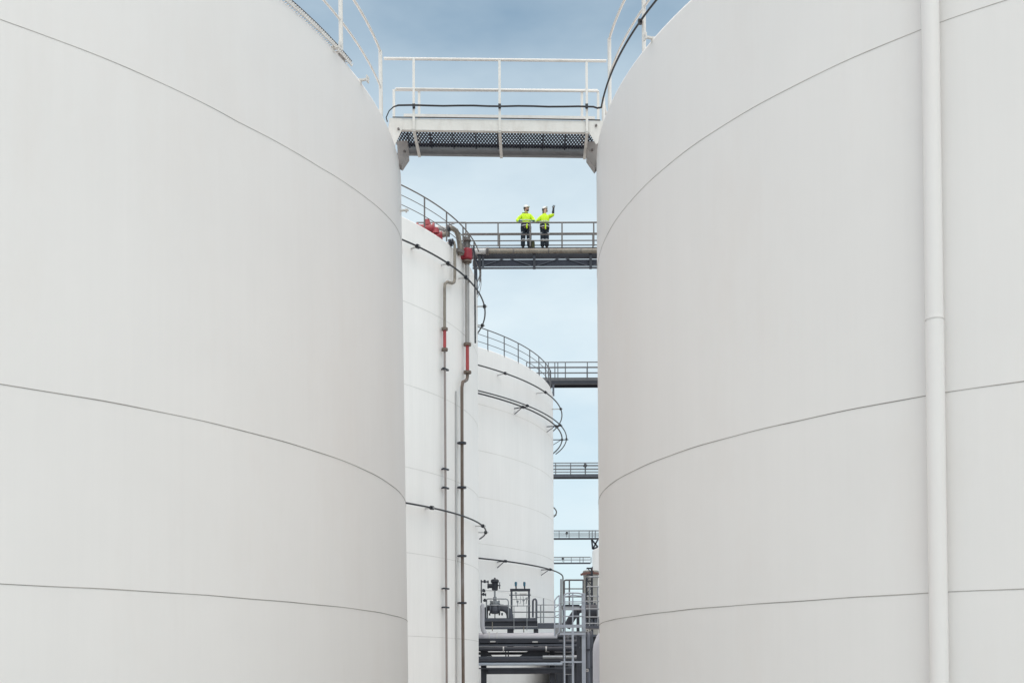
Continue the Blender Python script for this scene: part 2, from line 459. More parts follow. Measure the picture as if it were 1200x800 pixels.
# B2, with the two workers
B2Y = 46.0
def zB(py, Y): return at(626, py, Y).z
b2 = footbridge('brown grey footbridge carrying the two workers in yellow jackets', -2.15, 8.5, B2Y, 1.15, zB(260.9, B2Y), [zB(275, B2Y), zB(282, B2Y)], 18.73, .9,
                [546, 583.8, 621.5, 658.8, 696, 733, 770], .035, 'railbrown', 'dark', deck_in=.27)
MB().bx(-1.75, 8.5, B2Y+.20, B2Y+.26, zB(303, B2Y+.2), zB(296, B2Y+.2)).build('side_beam', 'dark', b2)
MB().bx(-1.75, 8.5, B2Y+1.08, B2Y+1.14, zB(301, B2Y+1.1), 18.70).build('side_beam', 'dark', b2)
MB().bx(-1.65, 8.5, B2Y+.10, B2Y+.16, zB(311.5, B2Y+.1), zB(304.3, B2Y+.1)).build('truss_chord', 'navy_steel', b2)
MB().bx(-1.65, 8.5, B2Y+.03, B2Y+.16, zB(313.6, B2Y), zB(312.4, B2Y)).build('truss_chord', 'darkmid', b2)
MB().bx(-1.65, 8.5, B2Y+1.08, B2Y+1.14, zB(311.5, B2Y+1.1), zB(306, B2Y+1.1)).build('truss_chord', 'dark', b2)
xs = [at(px, 300, B2Y).x for px in (562, 594, 626, 659, 692, 724, 757)]
for i in range(len(xs)-1):
    lo, hi = (zB(311, B2Y), zB(302, B2Y)) if i % 2 == 0 else (zB(302, B2Y), zB(311, B2Y))
    MB().bar((xs[i]+.1, B2Y+.07, lo), (xs[i+1]-.1, B2Y+.07, hi), .03, .045, up=(0, 1, 0)).build('truss_diagonal', 'darkmid', b2)
s_x = [at(px, 300, B2Y).x for px in (562, 626, 692, 757)]
for x in s_x:
    MB().bx(x-.055, x+.055, B2Y-.10, B2Y+.02, zB(315.5, B2Y), zB(297, B2Y)).bx(x-.08, x+.08, B2Y-.14, B2Y+.02, zB(299, B2Y), zB(298, B2Y)).build('pipe_hanger', 'dark', b2)
root = thing('bridge_pipe', 'long tan pipe running under the handrail of the workers footbridge', 'pipe', (0, 45.85, 18.24))
zp = at(620, 294.2, 45.85).z
MB().cyl((at(572, 294, 45.85).x, 45.85, zp), (8.5, 45.85, zp), .105, 20).build('pipe', 'brass', root)
x0 = at(556.5, 294, 45.85).x; x1 = at(572, 294, 45.85).x
MB().cyl((x0, 45.85, zp), (x1-.1, 45.85, zp), .12, 20).build('pipe_end', 'palepipe', root)
for dx in (-.09, -.02): MB().cyl((x1+dx, 45.85, zp), (x1+dx+.045, 45.85, zp), .17, 20).build('flange', 'railbrown', root)
for px in (601, 642, 680): 
    x = at(px, 294, 45.85).x; MB().cyl((x, 45.85, zp), (x+.05, 45.85, zp), .115, 20).build('clamp', 'railbrown', root)

# B3
b3 = footbridge('dark grey footbridge beside the tank ringed by black pipes', at(617, 430, 68).x, 12, 68, 1.1, at(620, 424.5, 68).z, [at(620, 431, 68).z, at(620, 437.3, 68).z], at(620, 443, 68).z, .4,
                [616.5, 631, 642, 649.5, 653, 661.8, 687.5, 713, 738], .034, 'rail', 'dark')
zd = at(620, 443, 68).z
x3 = at(633, 445, 68).x
MB().bx(x3, 12, 68.02, 68.06, zd-.34, zd-.17).build('side_beam', 'dark', b3)
MB().bx(x3, 12, 68.0, 68.06, zd-.168, zd-.01).build('side_beam', 'rail', b3)
MB().bx(x3, 12, 67.99, 68.12, zd-.40, zd-.345).build('bottom_flange', 'black', b3)
MB().bx(x3, 12, 69.04, 69.08, zd-.34, zd-.01).build('side_beam', 'dark', b3)
p = at(648.5, 452, 68)
s = MB().bx(p.x-.06, p.x+.06, 68.0, 68.12, at(648, 463.5, 68).z, zd-.35)
s.bar((p.x-.05, 68.06, at(648, 460, 68).z), (at(638, 447, 68).x, 68.06, zd-.35), .05, .05, up=(0, 1, 0)); s.build('support_leg', 'darkmid', b3)
# B4, B5, B6
def far_bridge(label, Y, x0, x1, yt, ym, yd0, yd1, posts, lamps, m='rail'):
    zt = at(650, yt, Y).z; zd = at(650, yd0, Y).z; z1 = at(650, yd1, Y).z
    b = footbridge(label, x0, x1, Y, 1.1, zt, [at(650, v, Y).z for v in ym], zd, zd-z1, posts, .045, m, 'dark')
    MB().bx(x0, x1, Y+.03, Y+.08, z1, zd-.01).build('side_beam', 'darkmid', b)
    MB().bx(x0, x1, Y-.02, Y+.12, z1-.07, z1-.002).build('bottom_flange', 'black', b)
    MB().bx(x0, x1, Y+1.02, Y+1.07, z1, zd-.01).build('side_beam', 'dark', b)
    for (px, py) in lamps:
        p = at(px, py, Y-.08)
        r = thing('floodlight', 'small dark floodlight on a post of the ' + ('fourth footbridge' if Y < 120 else 'second farthest footbridge' if Y < 160 else 'farthest footbridge'), 'floodlight', p, 'floodlights on the far footbridges')
        MB().box(p, (.32, .14, .34), Matrix.Rotation(R(25), 3, 'Y'), .03).build('housing', 'lamp', r)
        MB().box(p+Vector((-.02, .06, -.32)), (.06, .05, .45)).build('bracket', 'lamp', r)
    return b
far_bridge('fourth footbridge from the front seen against pale sky', 100, 3.2, 17, 542.3, [546.4, 550, 553], 555.3, 558.6, [649.8, 667.3, 684.5, 702], [(685.8, 545.3)])
b5 = far_bridge('second farthest footbridge with three posts close together near the right end', 146, 3.8, 15.5, 621.3, [624.5, 627], 629.7, 631, [653.4, 665, 676.6, 688.5, 692, 695.5], [(664.2, 624.3)])
b6 = far_bridge('farthest thin footbridge low in the sky gap', 178, 6.2, at(692, 655, 178).x, 652.3, [655.3], 658.6, 659.8, [658.7, 667.4, 677.4, 681.2, 690.4], [(659.4, 654)])
# bracket of B5 down to the right hand tank
s = MB()
pA = at(693.5, 632, 146); pB = at(694.5, 643, 146); pC = at(700.5, 640.5, 146); pD = at(700.5, 632, 146)
for a, b in ((pA, pB), (pB, pC), (pA, pC), (pB, pD)): s.bar(a, b, .22, .22, up=(0, 1, 0))
s.build('end_bracket', 'dark', b5)

# ------------------------------------------------------------------ pipe rings round the tanks
def pipe_ring(T, label, z, off, r, a0, a1, clamps, m='black', tail=None, second=None):
    root = thing('pipe_ring', label, 'pipe', (T['X'], T['Y'], z), 'black ring pipes around the tanks')
    s = MB().arc(T, a0, a1, z, off, r, 8, 1.0)
    s.build('ring_pipe', m, root)
    if second:
        MB().arc(T, a0, a1, z+second[1], off+second[0], r*.85, 8, 1.0).build('ring_pipe', m, root)
    for (a, big) in clamps:
        ro = Matrix.Rotation(R(a), 3, 'Z')
        o2 = off + (second[0] if second else 0)
        s = MB().bar(on(T, a, z, -.02), on(T, a, z, o2+.12), .05, .05)
        if big: s.bar(on(T, a, z-.32, 0), on(T, a, z, off*.9), .035, .035)
        s.build('bracket', 'palepipe' if not big else 'dark', root)
        s = MB().box(on(T, a, z, off), (.13, .19, .14), ro, .02); 
        if second: s.box(on(T, a, z+second[1], o2), (.12, .17, .13), ro, .02)
        s.build('clamp', m, root)
    if tail: MB().tube(tail, r, 8).build('tail_pipe', 'railbrown', root)
    return root
def az(px, py, T, z): return ang_z(px, py, T, z)
pipe_ring(T2, 'upper black ring pipe on the tank with the red valves', 16.21, .33, .034, -110, 22, [(az(489, 289, T2, 16.21), 0), (az(525, 309, T2, 16.21), 0), (az(547, 325, T2, 16.21), 0), (az(567.5, 359, T2, 16.21), 0), (10, 0)])
pipe_ring(T2, 'lower black ring pipe low on the tank with the red valves', 6.42, .33, .034, -110, 14, [(az(507, 594.6, T2, 6.42), 0), (az(566, 616, T2, 6.42), 0), (3, 0), (-60, 0)])
pipe_ring(T3, 'topmost black ring pipe just below the rim of the tank behind the rack', 16.48, .56, .038, -110, 22, [(az(591, 437.6, T3, 16.48), 0), (az(640, 459.5, T3, 16.48), 0), (az(656, 479, T3, 16.48), 0), (8, 0), (-60, 0)])
pipe_ring(T3, 'double black ring pipe on the tank behind the rack', 14.97, .56, .042, -110, 14, [(az(612, 477, T3, 14.97), 1), (az(653, 499, T3, 14.97), 1), (az(661, 515, T3, 14.97), 1), (-60, 1)], second=(.28, .04))
aD = az(658.7, 675, T3, 6.23)
pt = on(T3, aD, 6.23, .56)
pipe_ring(T3, 'lowest black ring pipe that turns down beside the rack', 6.23, .56, .042, -110, aD, [(az(593.7, 657, T3, 6.23), 1), (az(642, 667, T3, 6.23), 1)],
          tail=[pt, pt+Vector((.02, .12, -.06)), pt+Vector((.02, .15, -.35)), pt+Vector((.02, .15, -4.0))])
pipe_ring(T4, 'curl of black ring pipe on the hidden distant tank', 15.25, .45, .06, -60, 30, [(az(653, 604.5, T4, 15.25) if False else 4, 0)])
root = thing('pipe_ring', 'dark hoop pipes stacked on the distant pale tank at right', 'pipe', (T5['X'], T5['Y'], 10), 'black ring pipes around the tanks')
for zz in (13.4,):
    MB().arc(T5, 150, 260, zz, .5, .06, 8, 2).build('ring_pipe', 'black', root)

# ------------------------------------------------------------------ riser pipes and valves on T2
root = thing('riser_pipe', 'left thin vertical pipe with a short red section on the second tank', 'pipe', on(T2, -27, GZ, .15), 'vertical riser pipes on the second tank')
ptop = on(T2, -22.6, 17.32, .16)
def w(px, py, T, off): return hit(px, py, T, off)[0]
A = [w(533, 290, T2, .16), w(533, 322, T2, .16)]
z1 = w(533, 324, T2, .16).z
xa_, xb_ = hit(533, 324, T2, .16)[1], hit(521, 340, T2, .16)[1]
pts = [on(T2, xa_, 17.25, .16), on(T2, xa_, z1-.10, .16), on(T2, xa_+(xb_-xa_)*.08, z1-.26, .16), on(T2, xa_+(xb_-xa_)*.3, z1-.36, .16), on(T2, xa_+(xb_-xa_)*.75, z1-.44, .16), on(T2, xa_+(xb_-xa_)*.97, z1-.58, .16), on(T2, xb_, z1-.8, .16)]
zr0, zr1 = w(520, 385, T2, .16).z, w(520, 409, T2, .16).z
MB().tube(pts+[on(T2, xb_, zr0, .16)], .058, 12).build('upper_pipe', 'brass', root)
MB().tube([on(T2, xb_, zr0, .16), on(T2, xb_, zr1, .16)], .062, 12).build('red_section', 'redfade', root, label='short faded red section of the pipe')
MB().tube([on(T2, xb_, zr1, .16), on(T2, xb_+.6, GZ, .16)], .045, 12).build('lower_pipe', mat('grey_brown_pipe', (.30, .26, .25), .5, .1, var=.2, scale=1.2), root)
for y in (385, 409):
    p = w(520, y, T2, .16); p = on(T2, xb_, p.z, .16); MB().cyl(p-Vector((0, 0, .05)), p+Vector((0, 0, .05)), .125, 14).build('flange', 'brown', root)
for y in (432, 549, 571, 689, 711):
    z = w(521, y, T2, .16).z; p = on(T2, xb_+.3, z, .16)
    MB().box(p, (.10, .36, .06), Matrix.Rotation(R(xb_), 3, 'Z')).bar(p, on(T2, xb_, z, 0), .05, .05).build('clamp', 'dark', root)
# nozzle with flange at the pipe head
p0 = at(512, 290.5, 42.6); p1 = at(526.5, 285, 42.5)
MB().cyl(p0, p1, .075, 14).build('nozzle', 'tank_mid', root)
MB().cyl(p1, p1+(p1-p0).normalized()*.10, .15, 14).cyl(p1+(p1-p0).normalized()*.13, p1+(p1-p0).normalized()*.2, .13, 14).build('flange', 'dark', root)
pq = on(T2, xa_, 17.25, .16); MB().tube([p1+(p1-p0).normalized()*.2, pq+Vector((-.02, 0, .09)), pq+Vector((0, 0, .04)), pq], .055, 12).build('elbow', 'brass', root)

root = thing('riser_pipe', 'right vertical pipe hanging from the red valve on the second tank', 'pipe', on(T2, -18, GZ, .18), 'vertical riser pipes on the second tank')
xa_, xb_ = hit(547.5, 330, T2, .2)[1], hit(541.3, 460, T2, .2)[1]
ztop = w(547, 304, T2, .2).z; zr0 = w(547, 403, T2, .2).z; zr1 = w(547, 435, T2, .2).z
MB().tube([on(T2, xa_, ztop, .2), on(T2, xa_, zr0, .2)], .088, 16).build('upper_pipe', 'riser_grey', root, label='pale grey upper length of the pipe')
MB().tube([on(T2, xa_, zr0, .2), on(T2, xa_, zr1, .2)], .07, 14).build('red_section', 'redfade', root)
pts = [on(T2, xa_, zr1, .2), on(T2, xa_, zr1-.20, .2), on(T2, xa_+(xb_-xa_)*.12, zr1-.34, .2), on(T2, xa_+(xb_-xa_)*.45, zr1-.45, .2), on(T2, xa_+(xb_-xa_)*.85, zr1-.56, .2), on(T2, xb_, zr1-.8, .2), on(T2, xb_, 5.2, .2), on(T2, xb_+.4, GZ, .2)]
MB().tube(pts, .066, 14).build('lower_pipe', 'brown', root)
for y in (403, 435.5):
    z = w(547, y, T2, .2).z; p = on(T2, xa_, z, .2); MB().cyl(p-Vector((0, 0, .05)), p+Vector((0, 0, .05)), .16, 14).build('flange', 'brown', root)
for y in (519, 571, 651, 706):
    z = w(541.5, y, T2, .2).z; p = on(T2, xb_, z, .2)
    MB().cyl(p-Vector((0, 0, .035)), p+Vector((0, 0, .035)), .17, 12).bar(p, on(T2, xb_-.6, z, 0), .06, .05).build('clamp', 'dark', root)
# slim conduit behind
MB().tube([on(T2, xb_-1.2, zr1-1.0, .05), on(T2, xb_-1.2, GZ, .05)], .03, 8).build('conduit', 'palepipe', root)

p = on(T2, xa_, w(547, 299, T2, .2).z, .2)
root = thing('red_valve', 'red drum shaped valve at the top of the right riser pipe', 'valve', p)
MB().lathe(p, [(0, .29), (.13, .29), (.20, .26), (.215, .18), (.215, -.12), (.20, -.17), (.12, -.22), (0, -.22)], 24).build('body', 'red', root)
MB().lathe(p, [(0, -.22), (.19, -.22), (.19, -.28), (.10, -.30), (.10, -.40), (0, -.40)], 20).build('flange', 'brown', root)
MB().cyl(p+Vector((-.18, -.02, -.02)), p+Vector((-.34, -.04, -.02)), .17, 16).build('side_flange', 'red', root)
MB().cyl(p+Vector((-.34, -.04, -.02)), p+Vector((-.40, -.04, -.02)), .12, 16).tube([p+Vector((-.34, .0, -.12)), p+Vector((-.62, .25, -.16))], .05, 12).build('side_pipe', 'palepipe', root)
s = MB().cyl(p+Vector((0, 0, .29)), p+Vector((0, 0, .75)), .075, 12).cyl(p+Vector((0, 0, .60)), p+Vector((0, 0, .66)), .17, 14).cyl(p+Vector((.10, 0, .35)), p+Vector((.10, 0, .85)), .03, 8).cyl(p+Vector((-.11, 0, .35)), p+Vector((-.11, 0, .8)), .03, 8)
s.build('stem', 'railbrown', root)
MB().tube([p+Vector((.27, .1, .45)), p+Vector((.31, .12, -.1)), p+Vector((.32, .12, -3.6))], .035, 8).build('cable_conduit', 'black', root)

# two red roof valves
for i, (px, py, rr, dd, lab) in enumerate(((500.5, 270, .23, .38, 'large red roof valve half hidden behind the tank rim'), (511, 277.5, .15, .30, 'smaller red roof valve beside the larger one at the rim'))):
    p = at(px, py, 42.4 if i == 0 else 42.2)
    root = thing('red_valve', lab, 'valve', p)
    MB().cyl(p+Vector((-dd, 0, 0)), p+Vector((dd*.7, 0, 0)), rr, 20).build('body', 'red', root)
    for xo in (-dd, dd*.7): MB().cyl(p+Vector((xo-.04, 0, 0)), p+Vector((xo+.04, 0, 0)), rr+.06, 20).build('flange', 'red', root)
    MB().lathe(p, [(0, rr+.2), (.10, rr+.2), (.13, rr+.1), (.18, rr-.05)], 14).build('bonnet', 'red', root)
    MB().cyl(p-Vector((0, 0, .1)), p-Vector((0, 0, 1.1)), .14, 14).build('riser', 'red', root)
# elbow pipe over the rim
root = thing('elbow_pipe', 'tan elbow pipe arching over the rim between the red valves', 'pipe', at(530, 280, 42.8))
P = [at(508, 272, 42.4), at(513, 267, 42.5), at(519, 268, 42.6), at(525, 272.5, 42.7)]
MB().tube(P, .105, 14).build('short_bend', 'palepipe', root)
MB().tube([at(515, 276.5, 42.4), at(524, 274, 42.6)], .10, 14).build('short_bend', 'brass', root)
P = [at(526, 268, 42.7), at(530, 267.5, 42.8), at(534.5, 270.5, 42.9), at(537, 276, 43.0), at(538.3, 284, 43.0), at(539.2, 293, 43.0), at(540, 299, 43.1)]
MB().tube(P, .105, 16).build('long_bend', 'brass', root)
for px, py in ((525.5, 271),): 
    p = at(px, py, 42.75); MB().cyl(p-Vector((.05, 0, -.02)), p+Vector((.05, 0, .02)), .24, 16).build('flange', 'dark', root)
p = at(539, 295, 43.05); MB().cyl(p-Vector((0.03, 0, .06)), p+Vector((0, 0, .06)), .2, 16).build('flange', 'railbrown', root)
# small platform edge brace
tag(MB().tube([at(527, 263.5, 44), at(534, 261, 45.9)], .03, 8).tube([at(488, 260.8, 45.9), at(546, 260.8, 46)], .03, 8).build('link_rail', 'railbrown'), 'short dark rail linking the tank rim rail to the workers footbridge', 'rail')
# support frame under left end of B2
s = MB()
for px, y0, y1 in ((557.5, 296, 345),): s.bar(at(px, y0, 46.4), at(px+1.4, y1, 46.4), .09, .09, up=(0, 1, 0))
for px, py in ((566, 304),): p = at(px, py, 46.1); s.bx(p.x-.05, p.x+.05, 46.05, 46.15, p.z-.4, p.z+.3)
s.build('support_leg', 'darkmid', b2)

# ------------------------------------------------------------------ pipe rack (Y about 52)
YR = 52.0
def X_(px, Y=YR): return at(px, 760, Y).x
def Z_(py, Y=YR): return at(600, py, Y).z
rack = thing('pipe_rack', 'dark steel pipe rack low between the tanks', 'pipe rack', (X_(610), YR, GZ))
def hb(x0, x1, y0, y1, Y, dep, name, m, par=None, bev=0):
    return MB().bx(X_(x0, Y), X_(x1, Y), Y, Y+dep, Z_(y1, Y), Z_(y0, Y), bev).build(name, m, par or rack)
def ibeam(x0, x1, y0, y1, Y, dep, name, m, par=None):
    a, b, z0, z1 = X_(x0, Y), X_(x1, Y), Z_(y1, Y), Z_(y0, Y); t = .03
    s = MB().bx(a, b, Y, Y+dep, z1-t, z1).bx(a, b, Y, Y+dep, z0, z0+t).bx(a, b, Y+dep/2-.01, Y+dep/2+.01, z0+t, z1-t)
    return s.build(name, m, par or rack)
# steel frame
hb(545, 655, 747.6, 752.8, YR-.02, .08, 'beam', 'dark')  # dark strip added over the pale pipe's lower half as its shaded underside
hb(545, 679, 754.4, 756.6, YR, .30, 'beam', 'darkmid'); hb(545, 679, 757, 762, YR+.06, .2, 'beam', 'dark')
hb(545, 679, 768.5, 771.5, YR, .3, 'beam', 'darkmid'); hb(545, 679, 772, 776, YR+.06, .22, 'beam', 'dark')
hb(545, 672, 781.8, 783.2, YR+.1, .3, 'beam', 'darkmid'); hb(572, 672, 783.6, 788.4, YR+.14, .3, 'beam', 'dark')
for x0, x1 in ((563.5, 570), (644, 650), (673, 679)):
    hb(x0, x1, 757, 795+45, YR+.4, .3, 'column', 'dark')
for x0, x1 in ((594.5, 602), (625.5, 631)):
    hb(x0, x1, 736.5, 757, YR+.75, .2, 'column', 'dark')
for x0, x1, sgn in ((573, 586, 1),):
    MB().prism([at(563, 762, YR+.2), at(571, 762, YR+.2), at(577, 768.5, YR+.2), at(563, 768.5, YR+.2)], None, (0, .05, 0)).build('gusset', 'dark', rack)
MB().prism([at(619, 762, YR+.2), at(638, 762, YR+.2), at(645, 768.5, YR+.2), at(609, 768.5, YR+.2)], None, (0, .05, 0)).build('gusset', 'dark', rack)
for px in (592.5, 595.5): MB().tube([at(px, 760, YR+.1), at(px+.3, 769, YR+.1)], .025, 6).build('tie_rod', 'dark', rack)
# pipes lying on the rack (things)
def rpipe(label, x0, x1, yc, r, Y, m, fl=(), **k):
    z = Z_(yc, Y); t = thing('rack_pipe', label, 'pipe', (X_(x0, Y), Y, z), 'pipes lying on the pipe rack')
    MB().cyl((X_(x0, Y), Y, z), (X_(x1, Y), Y, z), r, 28).build('pipe', m, t)
    for f in fl:
        x = X_(f, Y); MB().cyl((x-.03, Y, z), (x+.03, Y, z), r*1.18, 28).build('pipe_clamp', 'palepipe', t)
    return t
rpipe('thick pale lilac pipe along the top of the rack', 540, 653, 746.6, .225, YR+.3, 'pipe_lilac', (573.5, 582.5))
rpipe('slim pale grey pipe along the lower rack', 545, 659, 777.4, .075, YR-.1, 'galv_pale')
rpipe('grey pipe on the middle rack level', 636, 676, 769.5, .09, YR-.15, 'galv')
rpipe('dark thick pipe at the bottom of the rack', 569, 672, 785.5, .16, YR+.9, 'darkmid')
rpipe('dark pipe right behind the thick pale pipe', 545, 679, 752.5, .14, YR+.8, 'dark')
rpipe('dark round pipe on the second rack level', 545, 672, 759.8, .11, YR-.12, 'dark', (590, 640))
rpipe('dark round pipe just above the slim pale pipe', 545, 676, 773.6, .085, YR-.12, 'dark')
rpipe('black pipe behind the middle beam', 545, 679, 765.0, .07, YR+1.3, 'black')
for (px, py) in ((577.5, 751.3), (627, 751.6)):
    p = at(px, py, YR-.05); s = MB().box(p, (.26, .1, .07), None, .01); tag(s.build('pipe_shoe', 'palepipe'), 'small pale pipe shoe under the thick pipe, %s' % ('left one' if px < 600 else 'right one'), 'pipe shoe')

# upper valve platform
plat = thing('valve_platform', 'grey steel platform with handrails above the pipe rack', 'platform', (X_(600), YR+.8, Z_(737)))
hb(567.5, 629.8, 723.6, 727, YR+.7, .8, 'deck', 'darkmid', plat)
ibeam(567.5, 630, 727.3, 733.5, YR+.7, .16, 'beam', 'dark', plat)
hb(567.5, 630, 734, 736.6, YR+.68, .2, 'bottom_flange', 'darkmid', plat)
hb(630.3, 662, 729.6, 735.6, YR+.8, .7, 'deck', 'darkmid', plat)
def rl(pts, Y, r, m, par, name='handrail'):
    return MB().tube([at(px, py, Y) for px, py in pts], r, 8).build(name, m, par)
rl([(570, 723.5), (570, 703), (570.6, 701.6), (572, 701.2), (592.5, 701.2), (595, 702.2), (595.8, 704.5), (595.8, 723.5)], YR+.7, .03, 'galv', plat)
rl([(570, 708.8), (595.8, 708.8)], YR+.7, .024, 'galv', plat)
rl([(600, 701.8), (620, 701.8)], YR+.75, .02, 'galv', plat); rl([(596, 709.4), (622, 709.4)], YR+.75, .02, 'galv', plat); rl([(600, 716.6), (650, 716.6)], YR+1.4, .03, 'galv', plat)
rl([(624.5, 723), (624.5, 704), (625.3, 702), (627, 701.4), (628.2, 702.5), (628.6, 704.5), (628.6, 724)], YR+.7, .05, 'darkmid', plat)
for px, y0 in ((633.7, 708), (637, 700.5), (650, 706)): rl([(px, 730), (px, y0)], YR+.8, .032, 'galv', plat, 'post')
for y in (708.2, 716, 722.8): rl([(629, y), (656, y)], YR+.8, .024, 'galv', plat)
for px in (602.3, 617.5): rl([(px, 738), (px, 709)], YR+.55, .02, 'galv', plat, 'hanger_rod')
for px, y0, y1 in ((577, 728, 739), (613.8, 733, 740.5)): rl([(px, y0), (px, y1)], YR+.6, .022, 'brass', plat, 'drain_pipe')

# gate valve with actuator
YV = YR+.95
va = thing('gate_valve', 'grey gate valve with a black actuator on the platform', 'valve', at(580, 714, YV))
c = at(580, 712.5, YV)
MB().lathe(c-Vector((0, 0, .28)), [(0, 0), (.16, .02), (.24, .14), (.26, .30), (.22, .44), (.20, .52)], 24).build('body', 'darkmid', va)
zt = at(580, 706.5, YV).z
MB().lathe((c.x, c.y, zt-.06), [(0, -.06), (.26, -.06), (.26, .03), (.21, .05), (.24, .06), (.24, .16), (.10, .18), (0, .18)], 24).build('bonnet_flange', 'galv', va)
s = MB()
for k in range(10):
    a = 2*PI*k/10; s.cyl((c.x+.225*math.cos(a), c.y+.225*math.sin(a), zt-.14), (c.x+.225*math.cos(a), c.y+.225*math.sin(a), zt+.14), .02, 6)
s.build('bolt', 'galv', va)
zs_ = at(580, 691, YV).z
MB().cyl((c.x, c.y, zt+.1), (c.x, c.y, zs_), .045, 12).cyl((c.x, c.y, zt+.1), (c.x, c.y, zt+.32), .085, 12).build('stem', 'galv', va)
za = at(580, 686, YV).z
MB().cyl((c.x-.34, c.y, za), (c.x+.12, c.y, za), .11, 18).cyl((c.x-.37, c.y, za), (c.x-.30, c.y, za), .13, 18).lathe((c.x, c.y, za), [(.09, -.24), (.15, -.2), (.16, .12), (.10, .18)], 18).build('gearbox', 'dark', va)
zb_ = at(580, 680.5, YV).z
MB().lathe((c.x, c.y, zb_), [(0, -.10), (.14, -.10), (.20, -.06), (.205, .04), (.16, .09), (.05, .11), (.04, .17), (0, .18)], 22).build('actuator', 'dark', va)
MB().cyl((c.x+.21, c.y, za+.02), (c.x+.26, c.y, za+.02), .17, 16).cyl((c.x+.1, c.y, za+.02), (c.x+.28, c.y, za+.02), .03, 8).build('handwheel', 'darkmid', va)
for xo in (-.22, .22): MB().cyl((c.x+xo-.04, c.y, c.z), (c.x+xo+.04, c.y, c.z), .25, 20).build('flange', 'darkmid', va)
P = [at(584, 711.5, YV), at(589, 711.7, YV), at(593, 713.2, YV), at(596, 716.2, YV), at(597.4, 720.5, YV), at(597.6, 724, YV)]
MB().tube(P, .17, 18).build('outlet_elbow', 'darkmid', va)
P = [at(577, 712, YV), at(572.5, 712, YV), at(569.7, 713.5, YV), at(568.8, 717, YV), at(568.8, 724, YV)]
MB().tube(P, .13, 16).build('inlet_elbow', 'dark', va)
MB().cyl((c.x, c.y, c.z-.27), (c.x, c.y, c.z-.5), .025, 8).build('drain', 'dark', va)
for dx in (-.26, .22, .35): MB().cyl((c.x+dx, c.y, c.z-.22), (c.x+dx, c.y, c.z-.34), .04, 8).build('lug', 'dark', va)
# left side pale pipe and small instrument tree
t = thing('rack_pipe', 'upright pale lilac pipe stub at the left end of the rack', 'pipe', at(565, 724, YR-.3), 'pipes lying on the pipe rack')
P = [at(563.5, 708, YR-.3), at(565, 708.5, YR-.3), at(565.3, 713, YR-.3), at(565.3, 733, YR-.3), at(566.2, 738, YR-.3), at(568.5, 741.5, YR-.3)]
MB().tube(P, .11, 16).build('pipe', 'pipe_lilac', t)
t = thing('instrument_tree', 'little dark cluster of taps beside the gate valve', 'instrument', at(564, 700, YR+.5))
MB().cyl(at(564, 706, YR+.5), at(564, 679, YR+.5), .03, 8).build('stand_pipe', 'dark', t)
for (px, py, L) in ((565, 681, 7), (566, 691.5, 2), (565, 696, 4), (567, 703, 3)):
    a = at(px-1, py, YR+.5); b = at(px+L, py+.3, YR+.5)
    MB().tube([a, b], .035, 8).cyl(a+(b-a)*.5-Vector((0, 0, .06)), a+(b-a)*.5+Vector((0, 0, .09)), .05, 8).cyl(b-Vector((0.03, 0, 0)), b+Vector((.03, 0, 0)), .07, 8).build('tap', 'dark', t)
tag(MB().tube([at(566, 691.3, YR+.6), at(580, 691.6, YR+.6), at(598, 692.6, YR+.6)], .012, 6).build('wire', 'galv'), 'thin grey wire from the instrument cluster to the frame', 'wire')

# instrument frame
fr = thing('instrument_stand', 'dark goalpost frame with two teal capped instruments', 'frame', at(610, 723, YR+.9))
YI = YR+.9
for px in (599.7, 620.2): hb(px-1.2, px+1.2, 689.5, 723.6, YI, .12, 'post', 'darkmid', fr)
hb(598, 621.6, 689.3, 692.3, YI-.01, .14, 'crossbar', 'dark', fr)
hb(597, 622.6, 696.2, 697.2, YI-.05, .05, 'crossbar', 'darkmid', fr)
for px, py in ((604.5, 683), (614.5, 683)):
    a = at(px+.3, 689.5, YI+.06); b = at(px, py, YI+.06)
    MB().cyl(a, b, .035, 8).build('stem', 'dark', fr)
    MB().lathe(b, [(0, .07), (.05, .07), (.065, .02), (.055, -.14), (0, -.14)], 12).build('cap', 'teal', fr)
for px, py in ((604.5, 694.5), (606.5, 704.5), (613.5, 703), (617, 701)):
    p = at(px, py, YI-.02); MB().cyl(p, p+Vector((0, -.06, 0)), .06, 12).cyl(p, p-Vector((0, 0, .25)), .015, 6).build('gauge', 'galv', fr)
p = at(612, 695.8, YI+.02); MB().cyl(p-Vector((.13, 0, 0)), p+Vector((.22, 0, 0)), .07, 14).build('filter', 'palepipe', fr)
s = MB().tube([at(605, 697, YI), at(606, 706, YI), at(610, 706.5, YI), at(610, 698, YI)], .014, 6).tube([at(613, 698, YI), at(613.5, 706, YI), at(617, 706, YI), at(618, 699, YI)], .014, 6)
s.build('impulse_tube', 'galv', fr)

